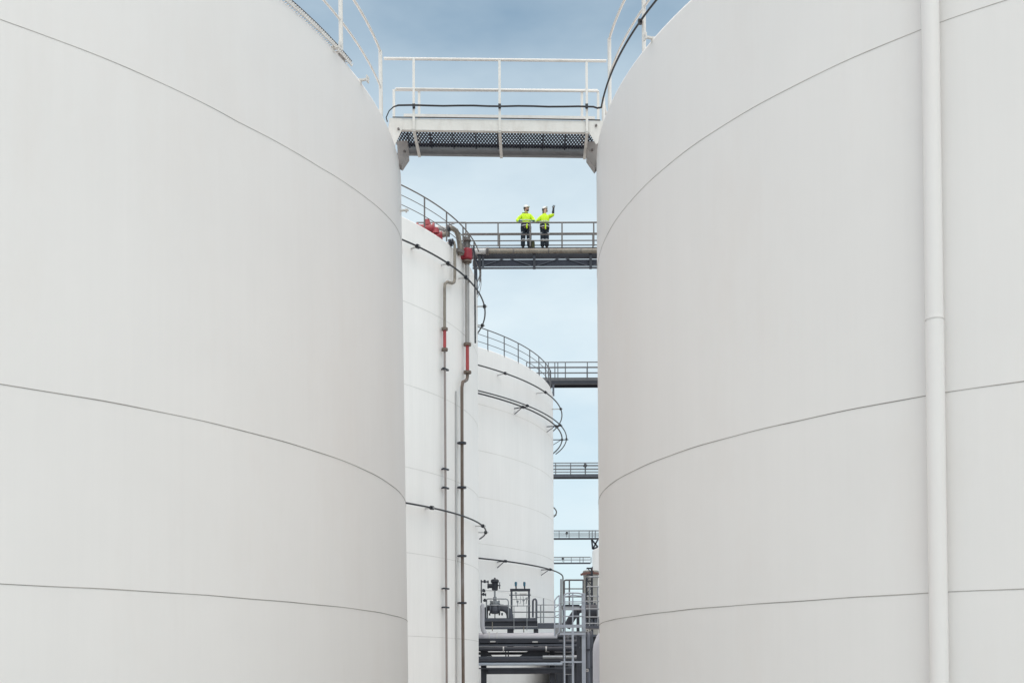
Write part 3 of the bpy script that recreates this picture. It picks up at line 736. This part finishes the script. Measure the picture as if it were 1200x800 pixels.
# added dark block standing in for shadow, with clutter behind the ladder (closes the view to the ground)
ph = thing('shadow_filler', 'added dark shed in the shade behind the ladder platform', 'filler', at(678, 792, 60))
MB().bx(X_(651, 60.), X_(735, 60.), 60, 66, GZ, Z_(746, 60.)).build('filler_body', mat('shadow_filler_dark', (.035, .038, .048), .6, var=.3, scale=2), ph)
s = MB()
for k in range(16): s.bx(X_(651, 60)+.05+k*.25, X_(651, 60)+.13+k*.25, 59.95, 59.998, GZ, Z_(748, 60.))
s.build('filler_rib', 'dark', ph)
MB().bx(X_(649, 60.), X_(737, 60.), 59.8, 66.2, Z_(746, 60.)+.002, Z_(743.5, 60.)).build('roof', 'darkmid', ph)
for i, (px, rr, mm, y0, Y) in enumerate(((664.5, .10, 'dark', 745, 54), (668, .06, 'darkmid', 752, 55), (676.5, .09, 'darkmid', 741, 55), (689.5, .08, 'darkmid', 742, 50), (692.5, .10, 'dark', 741, 52))):
    t = thing('standing_pipe', ['dark standing pipe just right of the rack', 'thin grey standing pipe between two thicker ones', 'grey standing pipe behind the ladder rails', 'grey standing pipe right of the ladder', 'dark standing pipe nearest the right tank'][i], 'pipe', (X_(px, Y), Y, GZ), 'standing pipes behind the ladder')
    x = X_(px, Y); zt = Z_(y0, Y)
    MB().tube([(x, Y, GZ), (x, Y, zt-.2), (x+.02, Y+.1, zt-.05), (x+.02, Y+.4, zt)], rr, 12).build('pipe', mm, t)
    for k in range(3): MB().cyl((x, Y, zt-.8-k*.9), (x, Y, zt-.72-k*.9), rr*1.6, 12).build('flange', 'dark', t)
# curved dark pipe behind the ladder (triangular mass)
t = thing('slanting_pipe', 'dark slanting pipe with elbow seen through the ladder rails', 'pipe', at(670, 735, 46))
MB().tube([at(664, 735, 46), at(668, 727, 46), at(674, 718, 46), at(678, 714, 46), at(686, 712, 46)], .16, 14).build('pipe', 'dark', t)
MB().tube([at(686, 716, 46), at(700, 716, 46)], .30, 18).build('drum', 'dark', t)
MB().tube([at(688, 730, 46.3), at(702, 727, 46.3)], .24, 18).build('drum', 'darkmid', t)
for px in (687, 690, 693.5, 697): MB().tube([at(px, 734, 46), at(px, 706, 46)], .05, 8).build('post', 'darkmid', t)

# upper rear platform with rails (Y 44)
YU = 44.
up = thing('rear_platform', 'upper grey platform with rounded handrail behind the ladder', 'platform', at(670, 710, YU))
MB().bx(X_(660, YU), X_(679.5, YU), YU, YU+1.0, Z_(712.3, YU), Z_(708, YU)).build('deck', 'dark', up)
MB().bx(X_(660, YU), X_(679.5, YU), YU-.02, YU, Z_(714.5, YU), Z_(710.5, YU)).build('side_beam', 'galv', up)
rl([(661.2, 708), (661.2, 681), (661.8, 679.6), (663.5, 679.2), (684, 679.2)], YU, .035, 'rail', up)
rl([(661.2, 689.4), (684, 689.4)], YU, .024, 'rail', up); rl([(661.2, 698.8), (684, 698.8)], YU, .024, 'rail', up)
for px in (667.2, 683.4): rl([(px, 708), (px, 679.2)], YU, .03, 'rail', up, 'post')
for px in (661.5, 678): MB().bx(X_(px, YU)-.06, X_(px, YU)+.06, YU+.2, YU+.32, GZ, Z_(712, YU)).build('column', 'dark', up)

# slim far column with brown rim and lattice stair tower
YC = 75.
col = thing('vent_column', 'tapering grey column with a red brown rim at the far right of the gap', 'column', at(692, 790, YC))
cx, zt_, zb__ = at(692.5, 700, YC).x, at(692, 668.2, YC).z, GZ
MB().lathe((cx, YC, 0), [(.52, zb__), (.50, 1.0), (.50, zt_-.75), (.56, zt_-.05), (.50, zt_)], 24).build('shell', mat('grey_beige_shell', (.34, .33, .31), .6, var=.12, scale=2, streak=.1), col)
MB().bar(at(680.3, 673, YC-.75), at(696, 669.5, YC-.75), .12, .14).lathe((cx, YC, zt_-.30), [(.55, 0), (.62, .02), (.62, .14), (.55, .16)], 24).build('rim', 'cap_brown', col)
YT = 70.
tw = thing('stair_tower', 'dark lattice stair tower beside the brown rimmed column', 'tower', at(691, 790, YT))
xa_, xb_ = at(688, 700, YT).x, at(694.3, 700, YT).x
for x in (xa_, xb_):
    for yy in (YT, YT+.8): MB().bx(x-.035, x+.035, yy, yy+.07, GZ, Z_(664 if x == xb_ else 676, YT)).build('leg', 'dark', tw)
s = MB(); s2 = MB(); k = 0; z = Z_(740, YT)
while z < Z_(668, YT):
    z2 = z+.42
    a, b = ((xa_, xb_) if k % 2 == 0 else (xb_, xa_))
    s.bar((a, YT, z), (b, YT, z2), .05, .05, up=(0, 1, 0)); s.bx(xa_, xb_, YT+.01, YT+.78, z2-.03, z2+.0)
    z = z2; k += 1
s.build('flight', 'dark', tw)

# right hand rails near the tank edge
rr_ = thing('side_railing', 'thin grey railing bars reaching out from behind the right tank', 'railing', at(696, 735, 40))
for y in (675.6, 687, 698.4): rl([(687.5 if y > 680 else 689.8, y), (708, y-.2)], 40, .026, 'galv', rr_)
for y in (704, 713, 722.5, 730): rl([(686.5, y), (708, y)], 38, .022, 'galv', rr_)
for px in (690.8, 700.5): rl([(px, 733), (px, 687)], 39, .026, 'galv', rr_, 'post')
MB().bx(X_(686, 38), X_(710, 38), 38, 38.9, Z_(736, 38), Z_(733, 38)).build('deck', 'darkmid', rr_)
MB().bx(X_(703, 38), X_(705, 38), 38.4, 38.5, GZ, Z_(736, 38)).build('column', 'dark', rr_)

# ladder platform (Y 32)
YLD = 32.
lp = thing('ladder_platform', 'pale blue grey ladder with hooped rails and small landing', 'ladder', at(672, 792, YLD))
def V(px, y0, y1, r, Y=YLD, name='upright', m='galv_pale', shape='box'):
    a = at(px, y0, Y); b = at(px, y1, Y); b = Vector((a.x, Y, b.z))
    if shape == 'box': MB().bx(a.x-r, a.x+r, Y, Y+2*r, b.z, a.z).build(name, m, lp)
    else: MB().tube([a, b], r, 8).build(name, m, lp)
zg = 792+1.7*F/YLD
V(661.3, 735, zg, .022, name='ladder_rail'); V(671.2, 735, zg, .032, name='ladder_rail', Y=YLD-.02); V(683.8, 694.5, zg, .055, name='main_post', Y=YLD+.05)
rl([(661.3, 735), (661.3, 698), (662, 696), (664, 694.8), (670, 694.2), (678, 694.4), (683, 695.6)], YLD, .024, 'galv_pale', lp, 'hoop')
rl([(661.3, 698.5), (671, 696.8), (683, 698.0)], YLD+.4, .018, 'galv_pale', lp, 'hoop')
rl([(671.2, 735), (671.2, 695)], YLD, .020, 'galv_pale', lp, 'post'); rl([(661.8, 735), (661.6, 697)], YLD+.7, .018, 'galv', lp, 'post')
for y in (704.5, 713, 721.5): rl([(661, y), (684, y-.3)], YLD+.02, .013, 'galv_pale', lp)
for y in (706, 714, 722): rl([(655, y), (684, y)], YLD+.75, .012, 'galv', lp)
zf = Z_(735, YLD)
MB().bx(X_(650.5, YLD), X_(685, YLD), YLD+.0, YLD+.02, Z_(735.2, YLD), Z_(731.6, YLD)).build('toe_board', 'galv_pale', lp)
MB().bx(X_(650.5, YLD), X_(686, YLD), YLD+.03, YLD+.85, Z_(742.6, YLD), Z_(739.4, YLD)).build('deck', 'galv', lp)
MB().bx(X_(656, YLD), X_(686, YLD), YLD-.01, YLD+.025, Z_(743.6, YLD), Z_(741.2, YLD)).build('deck_edge', 'galv_pale', lp)
MB().bx(X_(657, YLD), X_(683, YLD), YLD-.03, YLD+.0, Z_(776.4, YLD), Z_(774.4, YLD)).build('cross_bar', 'galv_pale', lp)
# slanted side gate
rl([(650, 745), (650, 703), (653, 699), (655.5, 697), (655.5, 740), (650.5, 745)], YLD, .020, 'galv_pale', lp, 'side_gate')
rl([(650, 712), (655.5, 708)], YLD, .014, 'galv_pale', lp, 'side_gate'); rl([(650, 722), (655.5, 719)], YLD, .014, 'galv_pale', lp, 'side_gate')
MB().prism([at(650, 733, YLD), at(655.5, 729, YLD), at(655.5, 738, YLD), at(651.5, 745, YLD), at(650, 745, YLD)], None, (0, .015, 0)).build('side_plate', 'galv', lp)
rl([(657.5, 742), (657.5, 678)], YLD+2, .03, 'galv', lp, 'post')
s = MB()
z = Z_(735, YLD)-.28
while z > GZ:
    s.tube([(X_(661.3, YLD), YLD+.02, z), (X_(671.2, YLD), YLD+.02, z)], .011, 6); z -= .28
s.build('rung', 'galv', lp)
for (px, py) in ((688.3, 738.3), (687.7, 784.8)):
    p = at(px, py, YLD+.1)
    r = thing('junction_box', 'small pale box bolted right of the ladder, %s' % ('upper one by the landing' if py < 750 else 'lower one'), 'junction box', p, 'boxes beside the ladder')
    MB().box(p, (.10, .07, .09), None, .008).build('case', 'palepipe', r)
    MB().box(p+Vector((0, -.045, 0)), (.03, .012, .025)).build('catch', 'dark', r)
    MB().bar(p+Vector((-.05, .02, 0)), p+Vector((-.12, .02, 0)), .02, .02).build('bracket', 'galv', r)

# big pale pipe behind the right tank's edge
P = [(2.83, 34, GZ), (2.83, 34, .80), (2.85, 34, .96), (2.92, 34, 1.14), (3.04, 34, 1.28), (3.20, 34, 1.37), (3.42, 34, 1.4), (4.2, 34, 1.4)]
bp = thing('large_pipe', 'large pale grey pipe rising beside the right tank and bending over', 'pipe', (2.66, 34, GZ))
MB().tube(P, .27, 32).build('pipe', mat('pale_lavender_paint', (.50, .51, .56), .35, var=.04, scale=2), bp)

# ------------------------------------------------------------------ people
def skin(name, V, E, m, parent=None, sub=2, root_i=0, extra=None):
    """V: list of (x,y,z,rx,ry); grown with a Skin modifier into one continuous mesh"""
    me = bpy.data.meshes.new(name+'_sk'); me.from_pydata([v[:3] for v in V], E, []); me.update()
    o = bpy.data.objects.new(name+'_sk', me); COL.objects.link(o)
    o.modifiers.new('s', 'SKIN'); sd = me.skin_vertices[0].data
    for i, v in enumerate(V): sd[i].radius = (v[3], v[4] if len(v) > 4 else v[3]); sd[i].use_root = (i == root_i)
    o.modifiers['s'].use_smooth_shade = True
    ss = o.modifiers.new('u', 'SUBSURF'); ss.levels = sub; ss.render_levels = sub
    bpy.context.view_layer.update()
    dg = bpy.context.evaluated_depsgraph_get()
    nm = bpy.data.meshes.new_from_object(o.evaluated_get(dg)); nm.name = name
    bpy.data.objects.remove(o); bpy.data.meshes.remove(me)
    if extra:
        bm = bmesh.new(); bm.from_mesh(nm); extra(bm); bm.to_mesh(nm); bm.free()
    nm.materials.clear(); nm.materials.append(M[m])
    for p in nm.polygons: p.use_smooth = True; p.material_index = 0
    ob = bpy.data.objects.new(name, nm); COL.objects.link(ob)
    if parent: ob.parent = parent
    return ob

def chain(V, E, pts, start=None):
    """append a chain of (x,y,z,r..) joined to index start; returns last index"""
    prev = start
    for p in pts:
        V.append(p); i = len(V)-1
        if prev is not None: E.append((prev, i))
        prev = i
    return prev

def lerp(a, b, t): return tuple(a[i]+(b[i]-a[i])*t for i in range(3))

def person(label, loc, rotz, scale, arms, look, sex, skinm, palms, gl):
    """arms: two (shoulder, elbow, wrist, hand-end) in local space; x right, -y towards the viewer"""
    root = thing('person', label, 'person', loc); root.rotation_euler = (0, 0, rotz); root.scale = (scale,)*3
    sh = .19 if sex == 'm' else .165
    hd = Vector((look[0]*.03, -.02, 1.62))
    # body: one continuous mesh
    V, E = [(0, 0, .96, .12, .10)], []
    t = chain(V, E, [(0, 0, 1.12, .13, .10), (0, 0, 1.30, .145, .105), (0, -.005, 1.44, .10, .08), (0, -.005, 1.50, .055, .055), (hd.x*.6, -.012, 1.56, .052, .055), (hd.x, -.02, 1.64, .078, .088), (hd.x, -.015, 1.71, .080, .090), (hd.x, 0, 1.77, .05, .06)], 0)
    head_i = 6
    nose = Vector((look[0], look[1], look[2])).normalized()
    chain(V, E, [(hd.x+nose.x*.098, -.02+nose.y*.098, 1.645+nose.z*.04, .014, .016)], head_i)
    side = Vector((-nose.y, nose.x, 0)).normalized()
    for s_ in (-1, 1): chain(V, E, [(hd.x+side.x*.082*s_, -.01+side.y*.082*s_, 1.655, .012, .018)], head_i)
    for sx in (-1, 1):
        lx = 1.0 if sex == 'm' else .72
        chain(V, E, [(sx*.10*lx, 0, .90, .085), (sx*.115*lx, -.01, .50, .058), (sx*.12*lx, .01, .12, .042), (sx*.12*lx, .0, .05, .042), (sx*.135*lx, -.15, .03, .035)], 0)
    for (sx, A) in zip((-1, 1), arms):
        s0, el, wr, he = A
        chain(V, E, [(*s0, .062), (*lerp(s0, el, .5), .052), (*el, .044), (*lerp(el, wr, .4), .043), (*wr, .030), (*lerp(wr, he, .5), .036, .022)], 3)
    body = skin('body', V, E, skinm, root)
    # face
    c = Vector((hd.x, -.018, 1.665))
    for s_ in (-1, 1):
        e = c + nose*.080 + side*.032*s_ + Vector((0, 0, .005+nose.z*.03))
        ob = MB().lathe(e, [(0, .012), (.011, .006), (.013, 0), (.011, -.006), (0, -.012)], 10).build('eye', 'eye'); ob.parent = root
    e = c + nose*.080 + Vector((0, 0, -.06+nose.z*.02))
    ob = MB().bar(e-side*.024, e+side*.024, .014, .012).build('mouth', 'lip'); ob.parent = root
    # hair
    V, E = [], []
    if sex == 'm':
        chain(V, E, [(hd.x-nose.x*.03, -.018-nose.y*.03, 1.70, .083, .090), (hd.x-nose.x*.045, -.015-nose.y*.045, 1.63, .070, .075), (hd.x-nose.x*.045, -.01-nose.y*.045, 1.57, .05, .05)])
        skin('hair', V, E, 'hair', root)
        V, E = [], []
        chain(V, E, [(hd.x+nose.x*.05-side.x*.06, -.02+nose.y*.05-side.y*.06, 1.61, .022), (hd.x+nose.x*.075-side.x*.03, -.02+nose.y*.075-side.y*.03, 1.578, .022), (hd.x+nose.x*.085, -.02+nose.y*.085, 1.57, .024),
                     (hd.x+nose.x*.075+side.x*.03, -.02+nose.y*.075+side.y*.03, 1.578, .022), (hd.x+nose.x*.05+side.x*.06, -.02+nose.y*.05+side.y*.06, 1.61, .022)])
        skin('beard', V, E, 'hair', root)
    else:
        chain(V, E, [(hd.x-nose.x*.035, -.018-nose.y*.035, 1.70, .086, .092), (hd.x-nose.x*.06, -.01-nose.y*.06, 1.62, .080, .085), (hd.x-nose.x*.08, 0-nose.y*.08, 1.53, .06, .06), (hd.x-nose.x*.09, .02-nose.y*.08, 1.45, .035, .035)])
        skin('hair', V, E, 'hair', root)
    # helmet: dome + brim
    hc = Vector((hd.x-nose.x*.012, -.018-nose.y*.012, 1.715)); ax = (Vector((0, 0, 1))-Vector((nose.x, nose.y, 0))*nose.z*.9).normalized()
    hm = MB().lathe(hc, [(0, .125), (.045, .12), (.085, .098), (.108, .06), (.114, .02), (.116, 0), (.122, -.006), (.122, -.012), (.108, -.008)], 26, ax)
    hm.sm = [True]*len(hm.f)
    brim = [hc+nose*.105+side*.07, hc+nose*.165+side*.035, hc+nose*.172, hc+nose*.165-side*.035, hc+nose*.105-side*.07]
    hm.prism([b-Vector((0, 0, .008)) for b in brim], None, (0, 0, .008))
    ob = hm.build('helmet', 'helmet'); ob.parent = root
    ob2 = MB().lathe(hc+side*(-.118)*1+Vector((0, 0, -.03)), [(0, .03), (.035, .028), (.04, 0), (.035, -.02)], 14, -side).lathe(hc+side*.118+Vector((0, 0, -.03)), [(0, .03), (.035, .028), (.04, 0), (.035, -.02)], 14, side).build('ear_defender', 'glove'); ob2.parent = root
    # jacket
    V, E = [(0, 0, .93, .205, .15)], []
    chain(V, E, [(0, 0, 1.05, .205, .15), (0, 0, 1.20, .215, .155), (0, 0, 1.35, .205, .145), (0, -.003, 1.45, .140, .11), (0, -.004, 1.51, .090, .088), (0, -.008, 1.555, .080, .082)], 0)
    for (sx, A) in zip((-1, 1), arms):
        s0, el, wr, he = A
        cuff = lerp(el, wr, gl)
        chain(V, E, [(*s0, .100), (*lerp(s0, el, .5), .090), (*el, .080), (*lerp(el, cuff, .6), .070), (*cuff, .060)], 3)
    jk = skin('jacket', V, E, 'hivis', root)
    def band(nm, z, h, rx, ry, m, par=root):
        s = MB(); n = 28; vs = []; fs = []
        for (dr, dz) in ((0, -h/2), (.004, -h/2), (.004, h/2), (0, h/2)):
            for k in range(n):
                a = 2*PI*k/n; vs.append(((rx+dr)*math.cos(a), (ry+dr)*math.sin(a), z+dz))
        for i in range(3):
            for k in range(n): fs.append((i*n+k, i*n+(k+1) % n, (i+1)*n+(k+1) % n, (i+1)*n+k))
        s.add(vs, fs, True); o = s.build(nm, m); o.parent = par; return o
    wx, wy = .205, .152
    band('jacket_hem', .985, .15, wx, wy, 'navy'); band('reflective_band', .945, .035, wx+.005, wy+.005, 'silver'); band('reflective_band', 1.165, .030, .212, .155, 'silver')
    # trousers
    lx = 1.0 if sex == 'm' else .72
    V, E = [(0, 0, .95, .185, .14)], []
    for sx in (-1, 1):
        chain(V, E, [(sx*.105*lx, 0, .84, .138, .128), (sx*.12*lx, -.01, .52, .115, .11), (sx*.128*lx, .0, .30, .102, .10), (sx*.13*lx, .0, .09, .098, .098)], 0)
    skin('trousers', V, E, 'navy', root)
    for sx in (-1, 1):
        for zz, rr in ((.66, .118), (.38, .104)):
            s = MB(); n = 18; x0 = sx*.12*lx
            s.lathe((x0, 0, zz), [(rr, -.02), (rr, .02)], n); s.sm = [True]*len(s.f); o = s.build('reflective_band', 'silver'); o.parent = root
        V, E = [], []
        chain(V, E, [(sx*.125*lx, .02, .13, .060), (sx*.125*lx, .015, .06, .058, .058), (sx*.132*lx, -.07, .045, .052, .044), (sx*.14*lx, -.16, .038, .048, .034)])
        skin('boot', V, E, 'boot', root)
    # gloved hands with fingers
    for i, ((sx, A), (nrm, spread)) in enumerate(zip(zip((-1, 1), arms), palms)):
        s0, el, wr, he = A
        w_, h_ = Vector(wr), Vector(he); d = (h_-w_).normalized(); n_ = Vector(nrm).normalized(); sd_ = d.cross(n_).normalized()
        cf = Vector(lerp(el, wr, gl))
        V, E = [], []
        k = chain(V, E, [(*cf, .062), (*(cf+(w_-cf)*.6), .054), (*w_, .040), (*(w_+d*.045), .044, .028)])
        for q, ln in zip((-1.5, -.5, .5, 1.5), (.060, .074, .078, .066)):
            b0 = w_+d*.075+sd_*q*.021*spread; b1 = w_+d*(.085+ln*.5)+sd_*q*.026*spread+n_*.004; b2 = w_+d*(.085+ln*.85)+sd_*q*.028*spread+n_*.022
            chain(V, E, [(*b0, .0115), (*b1, .0105), (*b2, .009)], k)
        chain(V, E, [(*(w_+d*.035-sd_*.042*sx), .013), (*(w_+d*.075-sd_*.070*sx+n_*.012), .011)], k)
        skin('glove', V, E, 'gloveteal' if (sex == 'm') else 'glove', root, sub=2)
    # bright tab hanging at the belt
    s = MB().box((.035, -.178, .92), (.055, .014, .17), Matrix.Rotation(R(6), 3, 'Y')).box((.022, -.180, 1.02), (.05, .016, .05)).tube([(.03, -.178, .84), (.045, -.18, .79)], [.03, .022], 8)
    o = s.build('hanging_tab', 'hivis'); o.parent = root
    return root

PZ = 18.73; PY = 46.45
xm = at(616.5, 290, PY).x; xw = at(638.3, 290, PY).x
SC = 1.0
person('bearded worker in yellow jacket and white helmet, both hands at the rail', (xm, PY, PZ), 0, 1.06,
       [((-.18, -.005, 1.41), (-.37, -.06, 1.17), (-.25, -.29, 1.05), (-.17, -.42, 1.02)),
        ((.18, -.005, 1.41), (.33, -.06, 1.16), (.30, -.30, 1.05), (.25, -.42, 1.02))],
       (.75, -.62, .18), 'm', 'skin', [((0, 0, -1), 1), ((0, 0, -1), 1)], .72)
person('worker in yellow jacket pointing up with one raised black gloved arm', (xw, PY, PZ), 0, 1.02,
       [((-.17, -.005, 1.40), (-.33, -.05, 1.16), (-.24, -.26, 1.04), (-.17, -.39, 1.03)),
        ((.17, -.01, 1.40), (.355, -.08, 1.45), (.385, -.10, 1.72), (.405, -.10, 1.87))],
       (.62, -.62, .55), 'f', 'skin2', [((0, 0, -1), 1), ((0, -1, 0), 1.1)], .15)
# tool bag standing behind the man's leg
bg = thing('tool_bag', 'mottled olive tool bag on the footbridge beside the bearded worker', 'bag', (xm+.30, PY+.12, PZ))
MB().box((xm+.30, PY+.12, PZ+.20), (.17, .20, .38), None, .04).build('bag_body', mat('olive_fabric', (.10, .10, .05), .9, var=.5, scale=12), bg)
MB().tube([(xm+.25, PY+.12, PZ+.38), (xm+.27, PY+.12, PZ+.44), (xm+.34, PY+.12, PZ+.44), (xm+.36, PY+.12, PZ+.38)], .014, 8).build('handle', 'brass', bg)

# ------------------------------------------------------------------ ground
s = MB().bx(-2500, 2500, -300, 5000, GZ-.5, GZ)
g = s.build('ground', 'concrete'); g['kind'] = 'structure'

# ------------------------------------------------------------------ light and sky
SUN_EL, SUN_AZ = R(46), R(168)     # azimuth clockwise from +Y: the sun is behind the camera, slightly to the right
wd = bpy.data.worlds.new('World'); S.world = wd; wd.use_nodes = True
nt = wd.node_tree; N, L = nt.nodes, nt.links
bgn = N['Background']
sky = N.new('ShaderNodeTexSky'); sky.sky_type = 'NISHITA'; sky.sun_disc = False
sky.sun_elevation = SUN_EL; sky.sun_rotation = SUN_AZ; sky.air_density = 1.0; sky.dust_density = 1.5; sky.ozone_density = 1.2
STR = .10; CLOUD_FILL = 3.0
tc = N.new('ShaderNodeTexCoord'); sep = N.new('ShaderNodeSeparateXYZ'); L.new(tc.outputs['Generated'], sep.inputs[0])
mp = N.new('ShaderNodeMapping'); mp.inputs['Scale'].default_value = (1.3, 1.3, 3.2); mp.inputs['Location'].default_value = (.3, .1, .45)
L.new(tc.outputs['Generated'], mp.inputs['Vector'])
nz = N.new('ShaderNodeTexNoise'); nz.inputs['Scale'].default_value = 2.3; nz.inputs['Detail'].default_value = 5; nz.inputs['Roughness'].default_value = .5
L.new(mp.outputs['Vector'], nz.inputs['Vector'])
def math_(op, a, b, clamp=False):
    k = N.new('ShaderNodeMath'); k.operation = op; k.use_clamp = clamp
    for i, x in enumerate((a, b)):
        if isinstance(x, (int, float)): k.inputs[i].default_value = x
        else: L.new(x, k.inputs[i])
    return k.outputs[0]
el = N.new('ShaderNodeMapRange'); el.interpolation_type = 'SMOOTHSTEP'
el.inputs['From Min'].default_value = .36; el.inputs['From Max'].default_value = .56; el.inputs['To Min'].default_value = .86; el.inputs['To Max'].default_value = .42
L.new(sep.outputs['Z'], el.inputs['Value'])
mp2 = N.new('ShaderNodeMapping'); mp2.inputs['Scale'].default_value = (1.0, 1.0, 2.6); mp2.inputs['Location'].default_value = (.62, .35, .2)
L.new(tc.outputs['Generated'], mp2.inputs['Vector'])
nz2 = N.new('ShaderNodeTexNoise'); nz2.inputs['Scale'].default_value = 7.5; nz2.inputs['Detail'].default_value = 6; nz2.inputs['Roughness'].default_value = .55
L.new(mp2.outputs['Vector'], nz2.inputs['Vector'])
nn = math_('ADD', math_('MULTIPLY', math_('SUBTRACT', nz.outputs['Fac'], .5), .80), math_('MULTIPLY', math_('SUBTRACT', nz2.outputs['Fac'], .5), .34))
up_ = N.new('ShaderNodeMapRange'); up_.interpolation_type = 'SMOOTHSTEP'
up_.inputs['From Min'].default_value = .58; up_.inputs['From Max'].default_value = .85; up_.inputs['To Min'].default_value = 0; up_.inputs['To Max'].default_value = .55
L.new(sep.outputs['Z'], up_.inputs['Value'])
fac = math_('ADD', math_('ADD', el.outputs['Result'], nn), up_.outputs['Result'], True)
mixc = N.new('ShaderNodeMix'); mixc.data_type = 'RGBA'
tint = N.new('ShaderNodeVectorMath'); tint.operation = 'MULTIPLY'; tint.inputs[1].default_value = (.78, 1.31, 1.33)
L.new(sky.outputs['Color'], tint.inputs[0])
L.new(fac, mixc.inputs['Factor']); L.new(tint.outputs['Vector'], mixc.inputs['A'])
# unseen overhead clouds brightened as added fill light between the tanks
br = N.new('ShaderNodeMapRange'); br.interpolation_type = 'SMOOTHSTEP'
br.inputs['From Min'].default_value = .60; br.inputs['From Max'].default_value = .92; br.inputs['To Min'].default_value = 0; br.inputs['To Max'].default_value = 1
L.new(sep.outputs['Z'], br.inputs['Value'])
cl = N.new('ShaderNodeMix'); cl.data_type = 'RGBA'
cl.inputs['A'].default_value = (8.0, 9.15, 9.7, 1); cl.inputs['B'].default_value = (9.9*CLOUD_FILL, 9.0*CLOUD_FILL, 8.5*CLOUD_FILL, 1)
L.new(br.outputs['Result'], cl.inputs['Factor']); L.new(cl.outputs['Result'], mixc.inputs['B'])
L.new(mixc.outputs['Result'], bgn.inputs['Color']); bgn.inputs['Strength'].default_value = STR

sun = bpy.data.lights.new('sun', 'SUN'); sun.energy = .60; sun.angle = R(50); sun.color = (1, .91, .82)
so = bpy.data.objects.new('sun', sun); COL.objects.link(so)
d = Vector((math.sin(SUN_AZ)*math.cos(SUN_EL), math.cos(SUN_AZ)*math.cos(SUN_EL), math.sin(SUN_EL)))
so.rotation_euler = d.to_track_quat('Z', 'Y').to_euler()

# ------------------------------------------------------------------ camera
cam = bpy.data.cameras.new('camera'); co = bpy.data.objects.new('camera', cam); COL.objects.link(co)
cp, sp, cr, sr = math.cos(PITCH), math.sin(PITCH), math.cos(ROLL), math.sin(ROLL)
rt = Vector((1, 0, 0)); upv = Vector((0, -sp, cp)); fw = Vector((0, cp, sp))
r2 = rt*cr - upv*sr; u2 = rt*sr + upv*cr
co.matrix_world = Matrix(((r2.x, u2.x, -fw.x, 0), (r2.y, u2.y, -fw.y, 0), (r2.z, u2.z, -fw.z, 0), (0, 0, 0, 1)))
cam.sensor_width = 36; cam.sensor_fit = 'HORIZONTAL'; cam.lens = F/1200*36
cam.shift_y = (CY-400)/1200; cam.clip_end = 8000; cam.clip_start = .1
S.camera = co
S.view_settings.view_transform = 'Standard'; S.view_settings.look = 'None'; S.view_settings.exposure = 0
S.render.resolution_x = 1024; S.render.resolution_y = 682
